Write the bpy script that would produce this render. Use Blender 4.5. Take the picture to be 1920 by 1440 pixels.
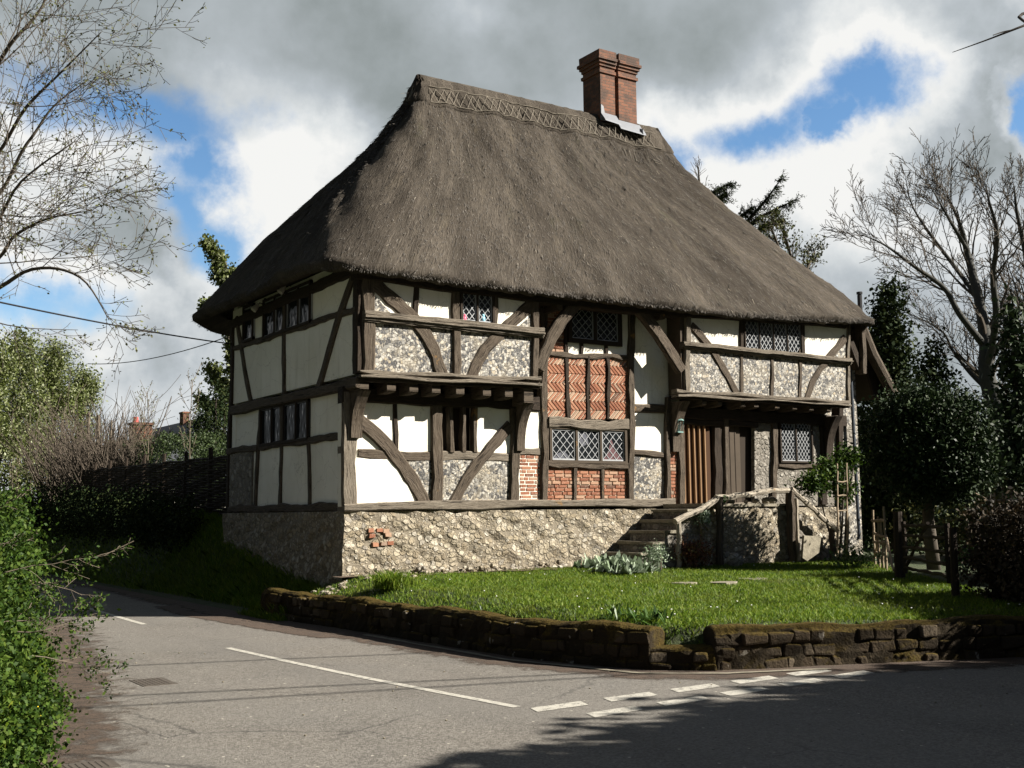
import bpy, bmesh, math, random
import numpy as np
from mathutils import Vector, Matrix
random.seed(7); RNG = np.random.default_rng(7)
SC = bpy.context.scene
COL = SC.collection
for o in list(bpy.data.objects): bpy.data.objects.remove(o)
# ------------------------------------------------------------------ camera
CAM = np.array([-8.2137, -17.2199, 1.6725]); FPX = 2151.09
def cam_axes(yaw=0.579, pitch=0.1116, roll=-0.0106):
    F = np.array([math.sin(yaw)*math.cos(pitch), math.cos(yaw)*math.cos(pitch), math.sin(pitch)])
    R = np.array([math.cos(yaw), -math.sin(yaw), 0.0]); U = np.cross(R, F)
    return F, math.cos(roll)*R+math.sin(roll)*U, -math.sin(roll)*R+math.cos(roll)*U
CF, CR, CU = cam_axes()
cd = bpy.data.cameras.new('camera'); cam = bpy.data.objects.new('camera', cd); COL.objects.link(cam)
cd.sensor_width = 36; cd.lens = FPX/1920*36; cd.clip_end = 3000; cd.clip_start = .05
m = Matrix.Identity(4)
for i in range(3):
    m[i][0] = CR[i]; m[i][1] = CU[i]; m[i][2] = -CF[i]; m[i][3] = CAM[i]
cam.matrix_world = m
SC.camera = cam
# ------------------------------------------------------------------ light
EXPOSURE = 1.45
SUN = np.array([.55, -.45, .45]); SUN = SUN/np.linalg.norm(SUN)
SC.view_settings.view_transform = 'Standard'; SC.view_settings.look = 'None'
SC.view_settings.exposure = EXPOSURE; SC.view_settings.gamma = 1
sd = bpy.data.lights.new('sun', 'SUN'); so = bpy.data.objects.new('sun', sd); COL.objects.link(so)
sd.energy = 5.0; sd.angle = math.radians(.5); sd.color = (1.0, .94, .84)
so.rotation_euler = Vector(SUN).to_track_quat('Z', 'Y').to_euler()

class NT:
    """small helper to write node trees"""
    def __init__(s, tree): s.t = tree; s.t.nodes.clear()
    def n(s, kind, **kw):
        nd = s.t.nodes.new(kind)
        ins = kw.pop('ins', {})
        for k, v in kw.items(): setattr(nd, k, v)
        for k, v in ins.items(): s.set(nd, k, v)
        return nd
    def set(s, nd, k, v):
        sock = nd.inputs[k]
        if isinstance(v, bpy.types.NodeSocket): s.t.links.new(v, sock)
        else:
            if hasattr(sock.default_value, '__len__') and not isinstance(v, (str,)):
                v = tuple(v)
                if len(sock.default_value) == 4 and len(v) == 3: v = v+(1,)
            sock.default_value = v
    def math(s, op, a, b=0.0, c=0.0, clamp=False):
        nd = s.n('ShaderNodeMath', operation=op, use_clamp=clamp)
        s.set(nd, 0, a); s.set(nd, 1, b)
        if op in ('MULTIPLY_ADD', 'SMOOTH_MAX', 'SMOOTH_MIN'): s.set(nd, 2, c)
        return nd.outputs[0]
    def ramp(s, fac, stops, interp='LINEAR'):
        nd = s.n('ShaderNodeValToRGB'); nd.color_ramp.interpolation = interp
        el = nd.color_ramp.elements
        while len(el) < len(stops): el.new(.5)
        for e, (p, c) in zip(el, stops):
            e.position = p; e.color = tuple(c)+(1,) if hasattr(c, '__len__') else (c, c, c, 1)
        s.set(nd, 0, fac); return nd.outputs[0]
    def mix(s, fac, a, b, mode='MIX'):
        nd = s.n('ShaderNodeMix', data_type='RGBA', blend_type=mode)
        s.set(nd, 0, fac)
        s.set(nd, 6, a if not isinstance(a, tuple) else a[:3]+(1,)); s.set(nd, 7, b if not isinstance(b, tuple) else b[:3]+(1,))
        return nd.outputs[2]
    def sstep(s, x, a, b):
        nd = s.n('ShaderNodeMapRange', interpolation_type='SMOOTHSTEP')
        s.set(nd, 0, x); s.set(nd, 1, a); s.set(nd, 2, b); s.set(nd, 3, 0.0); s.set(nd, 4, 1.0)
        return nd.outputs[0]
    def noise(s, vec, scale, detail=4, rough=.55, dist=0.0, out='Fac'):
        nd = s.n('ShaderNodeTexNoise')
        if vec is not None: s.set(nd, 'Vector', vec)
        s.set(nd, 'Scale', scale); s.set(nd, 'Detail', detail); s.set(nd, 'Roughness', rough); s.set(nd, 'Distortion', dist)
        return nd.outputs[out]
    def mapping(s, vec, scale=(1, 1, 1), loc=(0, 0, 0), rot=(0, 0, 0)):
        nd = s.n('ShaderNodeMapping'); s.set(nd, 'Vector', vec); s.set(nd, 'Scale', scale); s.set(nd, 'Location', loc); s.set(nd, 'Rotation', rot)
        return nd.outputs[0]
    def voronoi(s, vec, scale, feature='F1', out='Distance', rand=1.0):
        nd = s.n('ShaderNodeTexVoronoi', feature=feature); s.set(nd, 'Vector', vec); s.set(nd, 'Scale', scale); s.set(nd, 'Randomness', rand)
        return nd.outputs[out]
    def bump(s, h, strength=.5, dist=.02, normal=None):
        nd = s.n('ShaderNodeBump'); s.set(nd, 'Height', h); s.set(nd, 'Strength', strength); s.set(nd, 'Distance', dist)
        if normal is not None: s.set(nd, 'Normal', normal)
        return nd.outputs[0]

# ------------------------------------------------------------------ world
W = bpy.data.worlds.new('World'); SC.world = W; W.use_nodes = True
w = NT(W.node_tree)
tc = w.n('ShaderNodeTexCoord').outputs['Generated']
sky = w.n('ShaderNodeTexSky', sky_type='NISHITA'); sky.sun_disc = False
sky.sun_elevation = math.asin(SUN[2]); sky.sun_rotation = math.atan2(SUN[0], SUN[1]); sky.air_density = 1.0; sky.dust_density = .3; sky.ozone_density = 2.0
sx = w.n('ShaderNodeSeparateXYZ'); w.set(sx, 0, tc)
az = w.math('MULTIPLY', w.math('ARCTAN2', sx.outputs[0], sx.outputs[1]), 57.2958)
el = w.math('MULTIPLY', w.math('ARCSINE', sx.outputs[2]), 57.2958)
wn = w.noise(tc, 7.0, 10, .60, out='Color'); ws = w.n('ShaderNodeSeparateXYZ'); w.set(ws, 0, wn)
azw = w.math('ADD', az, w.math('MULTIPLY', w.math('SUBTRACT', ws.outputs[0], .5), 10.0))
elw = w.math('ADD', el, w.math('MULTIPLY', w.math('SUBTRACT', ws.outputs[1], .5), 7.0))
hole = None
for (a, e, ra, re) in [(14.8, 19.0, 4.2, 1.5), (17.8, 17.0, 1.4, 2.2), (17.9, 14.2, 1.4, 2.1), (19.0, 12.6, 1.6, 1.1), (10.0, 9.3, 4.0, 1.1),
                       (41.4, 18.0, 1.9, 1.4), (42.2, 16.5, 1.2, 1.0), (47.0, 18.7, 2.7, 1.0), (51.2, 19.2, 2.3, .95), (49.2, 18.4, .9, .6), (57.9, 17.3, .6, 1.0),
                       (-30, 30, 14, 8), (100, 35, 18, 10), (170, 40, 25, 12), (-110, 35, 20, 9)]:
    dx = w.math('DIVIDE', w.math('SUBTRACT', azw, a), ra); dy = w.math('DIVIDE', w.math('SUBTRACT', elw, e), re)
    d = w.math('SQRT', w.math('ADD', w.math('MULTIPLY', dx, dx), w.math('MULTIPLY', dy, dy)))
    h = w.math('SUBTRACT', 1.35, d)
    hole = h if hole is None else w.math('MAXIMUM', hole, h)
fb = w.noise(tc, 11.0, 10, .57)
dens = w.math('ADD', w.math('MULTIPLY', hole, -1.0), w.math('MULTIPLY', w.math('SUBTRACT', fb, .5), 3.0))   # >0 cloud
cmask = w.sstep(dens, -1.0, .30)
# light and dark of the cloud bodies
tcs = w.n('ShaderNodeVectorMath', operation='ADD'); w.set(tcs, 0, tc); w.set(tcs, 1, (.035, -.02, .05))
big = w.noise(tc, 6.0, 7, .55); big2 = w.noise(tcs.outputs[0], 6.0, 7, .55)
relief = w.math('MULTIPLY', w.math('SUBTRACT', big, big2), 1.5)
edge = w.sstep(dens, 1.6, .15)
patch = w.noise(tc, 3.2, 3, .5)
lum = w.math('ADD', w.math('ADD', .68, relief), w.math('ADD', w.math('MULTIPLY', edge, .28), w.math('MULTIPLY', w.math('SUBTRACT', patch, .5), .9)))
for (a, e, ra, re, v) in [(14.6, 16.8, 3.6, 1.8, .36), (22.0, 15.5, 3.0, 3.0, .2), (44.0, 15.0, 6.0, 2.5, .2), (47, 16.0, 7, 2.2, .22), (14.5, 12.6, 4.0, 1.6, -.42), (14.0, 7.6, 5.0, 2.0, -.18), (52.5, 14.6, 4.0, 1.6, -.22), (32.5, 25.0, 3.0, 1.6, .35), (24, 15, 3.5, 3.0, .12)]:
    dx = w.math('DIVIDE', w.math('SUBTRACT', azw, a), ra); dy = w.math('DIVIDE', w.math('SUBTRACT', elw, e), re)
    d = w.math('SQRT', w.math('ADD', w.math('MULTIPLY', dx, dx), w.math('MULTIPLY', dy, dy)))
    lum = w.math('ADD', lum, w.math('MULTIPLY', w.sstep(d, 1.5, 0.0), v))
top = w.sstep(w.math('ADD', elw, w.math('MULTIPLY', w.math('MAXIMUM', w.math('SUBTRACT', az, 32.0), 0.0), -.28)), 16.6, 20.5)
lum = w.math('MULTIPLY', lum, w.math('SUBTRACT', 1.0, w.math('MULTIPLY', top, .40)), clamp=True)
# the unseen sky (behind the camera, overhead) is dimmed to weaken the fill light
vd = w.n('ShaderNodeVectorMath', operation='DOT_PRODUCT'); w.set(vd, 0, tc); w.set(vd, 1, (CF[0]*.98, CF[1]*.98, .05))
unseen_dim = w.math('ADD', .21, w.math('MULTIPLY', w.sstep(vd.outputs['Value'], .42, .82), .79))
ccol = w.ramp(lum, [(0, (.10, .115, .118)), (.28, (.15, .168, .17)), (.6, (.25, .272, .288)), (.82, (.37, .385, .39)), (1, (.46, .46, .45))])
hs = w.n('ShaderNodeHueSaturation', ins={'Color': sky.outputs[0], 'Saturation': 1.18})
bg1 = w.n('ShaderNodeBackground', ins={'Color': hs.outputs[0], 'Strength': .058})
bg2 = w.n('ShaderNodeBackground', ins={'Color': ccol, 'Strength': w.math('MULTIPLY', unseen_dim, .73)})
low = w.sstep(el, -1.0, 1.0)
mx = w.n('ShaderNodeMixShader'); w.set(mx, 0, cmask); w.t.links.new(bg1.outputs[0], mx.inputs[1]); w.t.links.new(bg2.outputs[0], mx.inputs[2])
wo = w.n('ShaderNodeOutputWorld'); w.t.links.new(mx.outputs[0], wo.inputs[0])

# ------------------------------------------------------------------ materials
def mat(name, build):
    mt = bpy.data.materials.new(name); mt.use_nodes = True
    t = NT(mt.node_tree)
    p = t.n('ShaderNodeBsdfPrincipled'); o = t.n('ShaderNodeOutputMaterial'); t.t.links.new(p.outputs[0], o.inputs[0])
    build(t, p); return mt
def obj_co(t): return t.n('ShaderNodeTexCoord').outputs['Object']
def uv_co(t): return t.n('ShaderNodeUVMap').outputs[0]
def island(t): return t.n('ShaderNodeNewGeometry').outputs['Random Per Island']

def m_timber(dark, mid, light):
    def b(t, p):
        uv = uv_co(t)
        g = t.noise(t.mapping(uv, (2.2, 22, 1)), 2.2, 7, .72, .8)
        cr = t.noise(t.mapping(uv, (1.4, 24, 1), (3, 7, 0)), 1.6, 4, .6, 1.2)
        pt = t.noise(obj_co(t), 2.3, 4, .6)
        c = t.ramp(g, [(.25, dark), (.5, mid), (.78, light)])
        c = t.mix(t.sstep(pt, .42, .68), c, t.mix(.6, c, mid))
        crack = t.sstep(cr, .43, .36)
        c = t.mix(t.math('MULTIPLY', crack, .85), c, (.012, .009, .007))
        if light[0] > .15: c = t.mix(t.math('MULTIPLY', t.sstep(t.noise(obj_co(t), 1.9, 4, .6), .66, .72), .8), c, (.26, .15, .055))   # lichen
        t.set(p, 'Base Color', c); t.set(p, 'Roughness', .85); t.set(p, 'Specular IOR Level', .2)
        hh = t.math('SUBTRACT', g, t.math('MULTIPLY', crack, .9))
        t.set(p, 'Normal', t.bump(hh, .9, .02))
    return b
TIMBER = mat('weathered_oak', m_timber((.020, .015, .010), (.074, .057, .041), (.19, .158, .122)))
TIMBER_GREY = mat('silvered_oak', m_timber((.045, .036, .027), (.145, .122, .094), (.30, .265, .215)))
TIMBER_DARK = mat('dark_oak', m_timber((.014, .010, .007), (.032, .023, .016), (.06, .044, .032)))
DOORWOOD = mat('brown_door_oak', m_timber((.025, .012, .006), (.06, .028, .012), (.10, .05, .022)))
FILLET = mat('pale_fillet_oak', m_timber((.14, .08, .04), (.26, .16, .085), (.36, .24, .14)))
RAILWOOD = mat('handrail_wood', m_timber((.19, .16, .122), (.36, .315, .25), (.50, .455, .375)))
def b_plaster(t, p):
    co = obj_co(t); n = t.noise(co, 1.1, 5, .6); f = t.noise(co, 22, 5, .6); l = t.noise(co, 3.5, 4, .55)
    c = t.ramp(n, [(.3, (.68, .645, .55)), (.6, (.78, .75, .665))])
    c = t.mix(t.math('MULTIPLY', t.sstep(f, .62, .75), .18), c, (.45, .42, .35))
    st = t.noise(t.mapping(co, (5, 5, .5)), 1.0, 5, .65); c = t.mix(t.math('MULTIPLY', t.sstep(st, .52, .72), .30), c, (.42, .385, .30))
    ck = t.voronoi(t.mix(.3, co, t.noise(co, 2.5, 4, .6, out='Color'), 'ADD'), 1.6, 'DISTANCE_TO_EDGE'); c = t.mix(t.math('MULTIPLY', t.sstep(ck, .007, .002), .45), c, (.3, .27, .22))
    t.set(p, 'Base Color', c); t.set(p, 'Roughness', .9); t.set(p, 'Specular IOR Level', .1)
    t.set(p, 'Normal', t.bump(t.math('ADD', t.math('MULTIPLY', l, 1.6), t.math('MULTIPLY', f, .15)), .5, .03))
PLASTER = mat('limewash_plaster', b_plaster)
def b_flint(t, p):
    co = obj_co(t); wv = t.noise(co, 9, 3, .5, out='Color')
    wc = t.mix(.07, co, wv, 'ADD')
    d = t.voronoi(wc, 20, 'DISTANCE_TO_EDGE'); cv = t.voronoi(wc, 20, 'F1', 'Color')
    s = t.n('ShaderNodeSeparateXYZ'); t.set(s, 0, cv)
    c = t.ramp(s.outputs[0], [(0, (.008, .008, .010)), (.38, (.022, .022, .025)), (.44, (.12, .115, .105)), (.6, (.27, .255, .225)), (.82, (.46, .435, .38)), (1, (.30, .24, .15))])
    c = t.mix(t.math('MULTIPLY', t.sstep(t.noise(co, 38, 4, .6), .5, .68), .8), c, t.mix(s.outputs[1], (.035, .035, .04), (.42, .40, .355)))
    c = t.mix(t.math('MULTIPLY', t.sstep(t.noise(co, 2.6, 4, .6), .52, .66), .40), c, (.33, .275, .185))
    patchy = t.sstep(t.noise(co, 1.7, 3, .5), .54, .66)
    mor = t.mix(t.noise(co, 3, 3), (.23, .205, .165), (.32, .285, .225))
    thr = t.math('MULTIPLY_ADD', patchy, .10, .07)
    k = t.n('ShaderNodeMapRange', interpolation_type='SMOOTHSTEP'); t.set(k, 0, d); t.set(k, 1, t.math('MULTIPLY', thr, .45)); t.set(k, 2, thr)
    t.set(p, 'Base Color', t.mix(k.outputs[0], mor, c)); t.set(p, 'Roughness', .6)
    hh = t.math('ADD', t.math('MULTIPLY', k.outputs[0], .8), t.math('MULTIPLY', s.outputs[1], .5))
    t.set(p, 'Normal', t.bump(hh, 1.0, .035))
FLINT = mat('knapped_flint', b_flint)
def m_stone(scale, cols, mortar, dark=1.0):
    def b(t, p):
        co = obj_co(t); wv = t.noise(co, 5.0, 4, .55, out='Color'); wv2 = t.noise(co, 1.2, 2, .5, out='Color')
        wc = t.mapping(t.mix(.11, t.mix(.2, co, wv2, 'ADD'), wv, 'ADD'), (1, 1, 1.3)); gr = t.noise(co, 16, 6, .65); fine = t.noise(co, 48, 4, .65)
        def layer(sc, lo, hi, off):
            q = t.mapping(wc, (1, 1, 1), off); d = t.voronoi(q, sc, 'F1'); e = t.voronoi(q, sc, 'DISTANCE_TO_EDGE'); sp = t.n('ShaderNodeSeparateXYZ'); t.set(sp, 0, t.voronoi(q, sc, 'F1', 'Color'))
            rr = t.math('MULTIPLY_ADD', sp.outputs[2], .16, -.08)                      # stones of different size
            k = t.sstep(t.math('ADD', t.math('ADD', d, rr), t.math('MULTIPLY', t.math('SUBTRACT', gr, .5), .30)), hi, lo)
            return t.math('MULTIPLY', k, t.sstep(e, .010, .05)), sp
        k1, s1 = layer(scale, .40, .55, (0, 0, 0)); k2, s2 = layer(scale*2.3, .34, .50, (3.1, 1.7, .4))
        c1 = t.ramp(s1.outputs[0], cols); c2 = t.ramp(s2.outputs[0], cols)
        mc = t.mix(t.noise(co, 6, 5, .6), mortar, tuple(v*.55 for v in mortar))
        c = t.mix(k1, t.mix(t.math('MULTIPLY', k2, .85), mc, c2), c1)
        c = t.mix(t.math('MULTIPLY', t.sstep(gr, .5, .72), .6), c, t.mix(.55, c, (.13, .108, .08)))
        c = t.mix(t.math('MULTIPLY', t.sstep(fine, .60, .72), .5), c, (.5, .46, .38))
        c = t.mix(t.math('MULTIPLY', t.sstep(t.noise(co, .9, 4, .6), .50, .66), .35), c, t.mix(.5, c, (.11, .095, .07)))
        t.set(p, 'Base Color', c); t.set(p, 'Roughness', .9); t.set(p, 'Specular IOR Level', .15)
        hh = t.math('ADD', t.math('ADD', k1, t.math('MULTIPLY', k2, .35)), t.math('ADD', t.math('MULTIPLY', gr, .6), t.math('MULTIPLY', fine, .15)))
        t.set(p, 'Normal', t.bump(hh, .85, .045))
    return b
RUBBLE = mat('rubble_stone', m_stone(7.4, [(0, (.15, .125, .088)), (.15, (.23, .19, .132)), (.4, (.30, .257, .185)), (.7, (.36, .315, .238)), (.9, (.42, .385, .318)), (1, (.19, .17, .142))], (.235, .202, .152)))
GREYSTONE = mat('grey_stone', m_stone(6.0, [(0, (.13, .12, .10)), (.5, (.24, .22, .19)), (1, (.32, .3, .26))], (.22, .2, .17)))
def b_mossy(t, p, cells=False):
    co = obj_co(t); r_ = island(t); n = t.noise(co, 9, 6, .65); f = t.noise(co, 40, 4, .6)
    c = t.ramp(r_, [(0, (.018, .013, .008)), (.4, (.032, .024, .015)), (.8, (.05, .037, .024)), (1, (.095, .076, .054))]) if cells else t.ramp(n, [(.3, (.016, .012, .007)), (.7, (.036, .027, .016))])
    c = t.mix(t.sstep(n, .45, .7), c, t.mix(.7, c, (.020, .016, .011)))
    nz = t.n('ShaderNodeSeparateXYZ'); t.set(nz, 0, t.n('ShaderNodeNewGeometry').outputs['Normal'])
    moss = t.sstep(t.math('ADD', t.math('MULTIPLY', nz.outputs[2], .28), t.noise(co, 1.6, 4, .6)), .52, .72)
    mcol = t.ramp(f, [(.3, (.026, .019, .005)), (.55, (.070, .047, .010)), (.75, (.088, .08, .02))])
    c = t.mix(t.math('MULTIPLY', moss, .9), c, mcol)
    if cells: c = t.mix(t.sstep(t.noise(co, 5.5, 4), .64, .69), c, (.20, .18, .15))
    t.set(p, 'Base Color', c); t.set(p, 'Roughness', .95); t.set(p, 'Specular IOR Level', .1)
    t.set(p, 'Normal', t.bump(t.math('ADD', n, t.math('MULTIPLY', f, .5)), 1.0, .035))
MOSSBLOCK = mat('mossy_block', lambda t, p: b_mossy(t, p, True))
MOSSY = mat('mossy_stone', b_mossy)
def b_slab(t, p):
    co = obj_co(t); n = t.noise(co, 7, 6, .65)
    t.set(p, 'Base Color', t.ramp(n, [(.3, (.12, .105, .075)), (.7, (.27, .24, .18))])); t.set(p, 'Roughness', .9)
    t.set(p, 'Normal', t.bump(n, .8, .03))
SLAB = mat('worn_stone_slab', b_slab)
def b_brick(t, p):
    r = island(t); co = obj_co(t)
    c = t.ramp(r, [(0, (.10, .055, .04)), (.1, (.19, .075, .045)), (.45, (.265, .112, .066)), (.75, (.32, .155, .095)), (.93, (.34, .22, .15)), (1, (.15, .12, .10))])
    n = t.noise(co, 30, 5, .65)
    c = t.mix(t.sstep(n, .5, .75), c, t.mix(.5, c, (.42, .34, .26)))
    t.set(p, 'Base Color', c); t.set(p, 'Roughness', .9); t.set(p, 'Specular IOR Level', .15); t.set(p, 'Normal', t.bump(n, .6, .01))
BRICK = mat('old_red_brick', b_brick)
def b_mortar(t, p):
    co = obj_co(t); n = t.noise(co, 18, 5, .6)
    t.set(p, 'Base Color', t.ramp(n, [(.3, (.40, .33, .23)), (.7, (.55, .48, .37))])); t.set(p, 'Roughness', .95); t.set(p, 'Normal', t.bump(n, .5, .01))
MORTAR = mat('lime_mortar', b_mortar)
def b_chim(t, p):
    co = obj_co(t)
    s = t.n('ShaderNodeSeparateXYZ'); t.set(s, 0, co)
    cb = t.n('ShaderNodeCombineXYZ'); t.set(cb, 0, t.math('ADD', s.outputs[0], s.outputs[1])); t.set(cb, 1, s.outputs[2])
    bt = t.n('ShaderNodeTexBrick', ins={'Vector': cb.outputs[0], 'Scale': 1.0, 'Brick Width': .22, 'Row Height': .072, 'Mortar Size': .008, 'Mortar Smooth': .3, 'Bias': -.1,
             'Color1': (.18, .072, .038, 1), 'Color2': (.075, .034, .022, 1), 'Mortar': (.085, .066, .048, 1)})
    n = t.noise(co, 8, 5, .6); n2 = t.noise(co, 1.7, 3)
    c = t.mix(t.sstep(n, .45, .7), bt.outputs[0], t.mix(.5, bt.outputs[0], (.19, .08, .04)))
    c = t.mix(t.math('MULTIPLY', t.sstep(n2, .5, .62), .7), c, (.045, .032, .024))
    top = t.math('MULTIPLY', t.sstep(s.outputs[2], 11.7, 12.0), t.sstep(t.noise(co, 5, 4), .4, .56)); c = t.mix(t.math('MULTIPLY', top, .75), c, (.07, .065, .035))
    t.set(p, 'Base Color', c); t.set(p, 'Roughness', .9); t.set(p, 'Normal', t.bump(t.math('SUBTRACT', 1.0, bt.outputs[1]), .7, .012))
CHIMBRICK = mat('sooty_brick', b_chim)
def m_thatch(k=1.0):
    def b(t, p):
        uv = uv_co(t); co = obj_co(t)
        st = t.noise(t.mapping(uv, (34, 4.5, 1)), 1.0, 6, .7)
        sp = t.noise(co, 30, 4, .7)
        pt = t.noise(t.mapping(uv, (.9, .35, 1)), 1.0, 5, .6, .5)
        mid = t.noise(t.mapping(uv, (3.2, .9, 1), (5, 2, 0)), 1.0, 5, .65)
        c = t.ramp(st, [(.22, (.030*k, .027*k, .0235*k)), (.5, (.090*k, .077*k, .063*k)), (.8, (.180*k, .156*k, .129*k))])
        c = t.mix(t.sstep(sp, .58, .76), c, (.19*k, .165*k, .13*k))
        sk = t.noise(t.mapping(uv, (2.4, .16, 1), (9, 1, 0)), 1.0, 6, .65, .3); c = t.mix(t.math('MULTIPLY', t.sstep(sk, .46, .66), .5), c, (.040*k, .035*k, .029*k))
        ms = t.noise(t.mapping(uv, (1.1, .8, 1), (2, 8, 0)), 1.0, 6, .7); c = t.mix(t.math('MULTIPLY', t.sstep(ms, .58, .70), .4), c, (.075*k, .075*k, .042*k))
        c = t.mix(t.math('MULTIPLY', t.sstep(pt, .40, .62), .75), c, (.048*k, .041*k, .034*k))
        c = t.mix(t.math('MULTIPLY', t.sstep(mid, .56, .74), .35), c, (.165*k, .138*k, .10*k))
        t.set(p, 'Base Color', c); t.set(p, 'Roughness', 1.0); t.set(p, 'Specular IOR Level', .05)
        t.set(p, 'Normal', t.bump(t.math('ADD', st, t.math('MULTIPLY', mid, 1.2)), 1.0, .045))
    return b
THATCH = mat('weathered_thatch', m_thatch(.88))
RIDGE = mat('ridge_thatch', m_thatch(.95))
def b_straw(t, p):
    r = island(t)
    t.set(p, 'Base Color', t.ramp(r, [(0, (.030, .026, .022)), (.6, (.072, .063, .053)), (.97, (.115, .101, .085)), (1, (.25, .215, .165))])); t.set(p, 'Roughness', .9)
STRAW = mat('loose_straw', b_straw)
def flat(name, col, rough=.6, metal=0.0, noise=.25, scale=12, spec=.3):
    def b(t, p):
        n = t.noise(obj_co(t), scale, 5, .6)
        t.set(p, 'Base Color', t.mix(n, tuple(v*(1-noise) for v in col), tuple(min(1, v*(1+noise)) for v in col)))
        t.set(p, 'Roughness', rough); t.set(p, 'Metallic', metal); t.set(p, 'Specular IOR Level', spec)
        t.set(p, 'Normal', t.bump(n, .25, .01))
    return mat(name, b)
HAZELROD = flat('split_hazel_rod', (.185, .162, .128), .8)
LEADFLASH = flat('lead_flashing', (.17, .18, .20), .55, .0, .15)
LEADCAME = flat('lead_came', (.30, .31, .32), .5, .3)
IRON = flat('black_iron', (.02, .02, .022), .5)
CABLE = flat('cable_rubber', (.012, .012, .014), .6)
WHITEPAINT = flat('worn_road_paint', (.62, .60, .53), .8, 0, .2, 30)
DRYWOOD = flat('dry_stick_wood', (.22, .17, .115), .9)
BARK = flat('grey_brown_bark', (.075, .062, .048), .95, 0, .5, 9)
BARK_DARK = flat('dark_bark', (.035, .028, .022), .95, 0, .5, 9)
TWIG = flat('pale_twig', (.14, .115, .085), .9)
TILE = flat('red_clay_tile', (.20, .075, .045), .85)
SLATE = flat('blue_grey_slate', (.06, .065, .08), .6)
COPPER = flat('verdigris_metal', (.16, .27, .25), .5, .2)
LAMPGREY = flat('pale_floodlight_casing', (.42, .40, .34), .5)
DOWNPIPE = flat('blue_grey_pipe', (.04, .05, .065), .6)
WHITEP = flat('white_petal', (.8, .8, .78), .6, 0, .05)
YELLOWP = flat('yellow_petal', (.8, .55, .02), .6, 0, .1)
PINK = flat('pink_toy_plastic', (.7, .12, .2), .5, 0, .1)
BLUETOY = flat('pale_blue_toy_plastic', (.25, .5, .65), .5, 0, .1)
CURTAIN = flat('grey_curtain_cloth', (.085, .088, .105), .9)
REDCLOTH = flat('dusky_pink_cloth', (.10, .05, .055), .9)
def b_glass(t, p):
    co = obj_co(t); s = t.n('ShaderNodeTexCoord').outputs['Object']
    t.set(p, 'Base Color', (.012, .014, .016)); t.set(p, 'Roughness', .06); t.set(p, 'Specular IOR Level', .16)
    t.set(p, 'Normal', t.bump(t.voronoi(t.mapping(co, (9, 9, 6)), 1.0, 'SMOOTH_F1'), .35, .03))
GLASS = mat('dark_window_glass', b_glass)
def b_clear(t, p):
    t.set(p, 'Base Color', (.9, .95, .93)); t.set(p, 'Roughness', .05); t.set(p, 'Transmission Weight', .6); t.set(p, 'IOR', 1.45)
LAMPGLASS = mat('lantern_glass', b_clear)
def b_asphalt(t, p):
    co = obj_co(t); f = t.noise(co, 160, 3, .7); n = t.noise(co, .55, 5, .6); g = t.voronoi(co, 70, 'F1'); md = t.noise(co, 3.5, 5, .65); lg = t.noise(co, .22, 4, .6, 1.0)
    c = t.ramp(f, [(.3, (.112, .101, .087)), (.55, (.162, .147, .127)), (.78, (.262, .238, .206))])
    c = t.mix(t.math('MULTIPLY', t.sstep(n, .45, .7), .4), c, (.095, .091, .086))
    c = t.mix(t.math('MULTIPLY', t.sstep(md, .52, .75), .30), c, (.16, .148, .132))
    ag = t.n('ShaderNodeSeparateXYZ'); t.set(ag, 0, t.voronoi(co, 55, 'F1', 'Color'))
    c = t.mix(.55, c, t.mix(t.sstep(ag.outputs[0], .2, .9), t.mix(.55, c, (.03, .028, .026)), t.mix(.5, c, (.33, .31, .28))))
    cw = t.mix(.35, co, t.noise(co, 1.3, 5, .65, out='Color'), 'ADD'); crk = t.voronoi(cw, .55, 'DISTANCE_TO_EDGE')
    c = t.mix(t.math('MULTIPLY', t.sstep(crk, .010, .003), t.math('MULTIPLY', t.sstep(t.noise(co, .6, 3), .52, .60), .6)), c, (.035, .032, .03))
    c = t.mix(t.math('MULTIPLY', t.sstep(t.noise(t.mapping(co, (.9, .12, 1), rot=(0, 0, .05)), 1.0, 4, .6), .45, .7), .28), c, (.075, .071, .066))
    c = t.mix(t.math('MULTIPLY', t.sstep(lg, .40, .62), .35), c, (.17, .161, .147))
    cv = t.n('ShaderNodeSeparateXYZ'); t.set(cv, 0, t.voronoi(co, 22, 'F1', 'Color'))
    peb = t.math('MULTIPLY', t.sstep(cv.outputs[0], .965, .975), t.sstep(t.voronoi(co, 22, 'F1'), .34, .2))
    c = t.mix(peb, c, t.mix(t.sstep(cv.outputs[1], .55, .6), (.05, .045, .04), (.42, .39, .33)))
    t.set(p, 'Base Color', c); t.set(p, 'Roughness', .85); t.set(p, 'Specular IOR Level', .25)
    t.set(p, 'Normal', t.bump(t.math('ADD', f, t.math('ADD', t.math('MULTIPLY', g, .5), t.math('MULTIPLY', ag.outputs[0], .6))), .6, .012))
ASPHALT = mat('worn_asphalt', b_asphalt)
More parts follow.
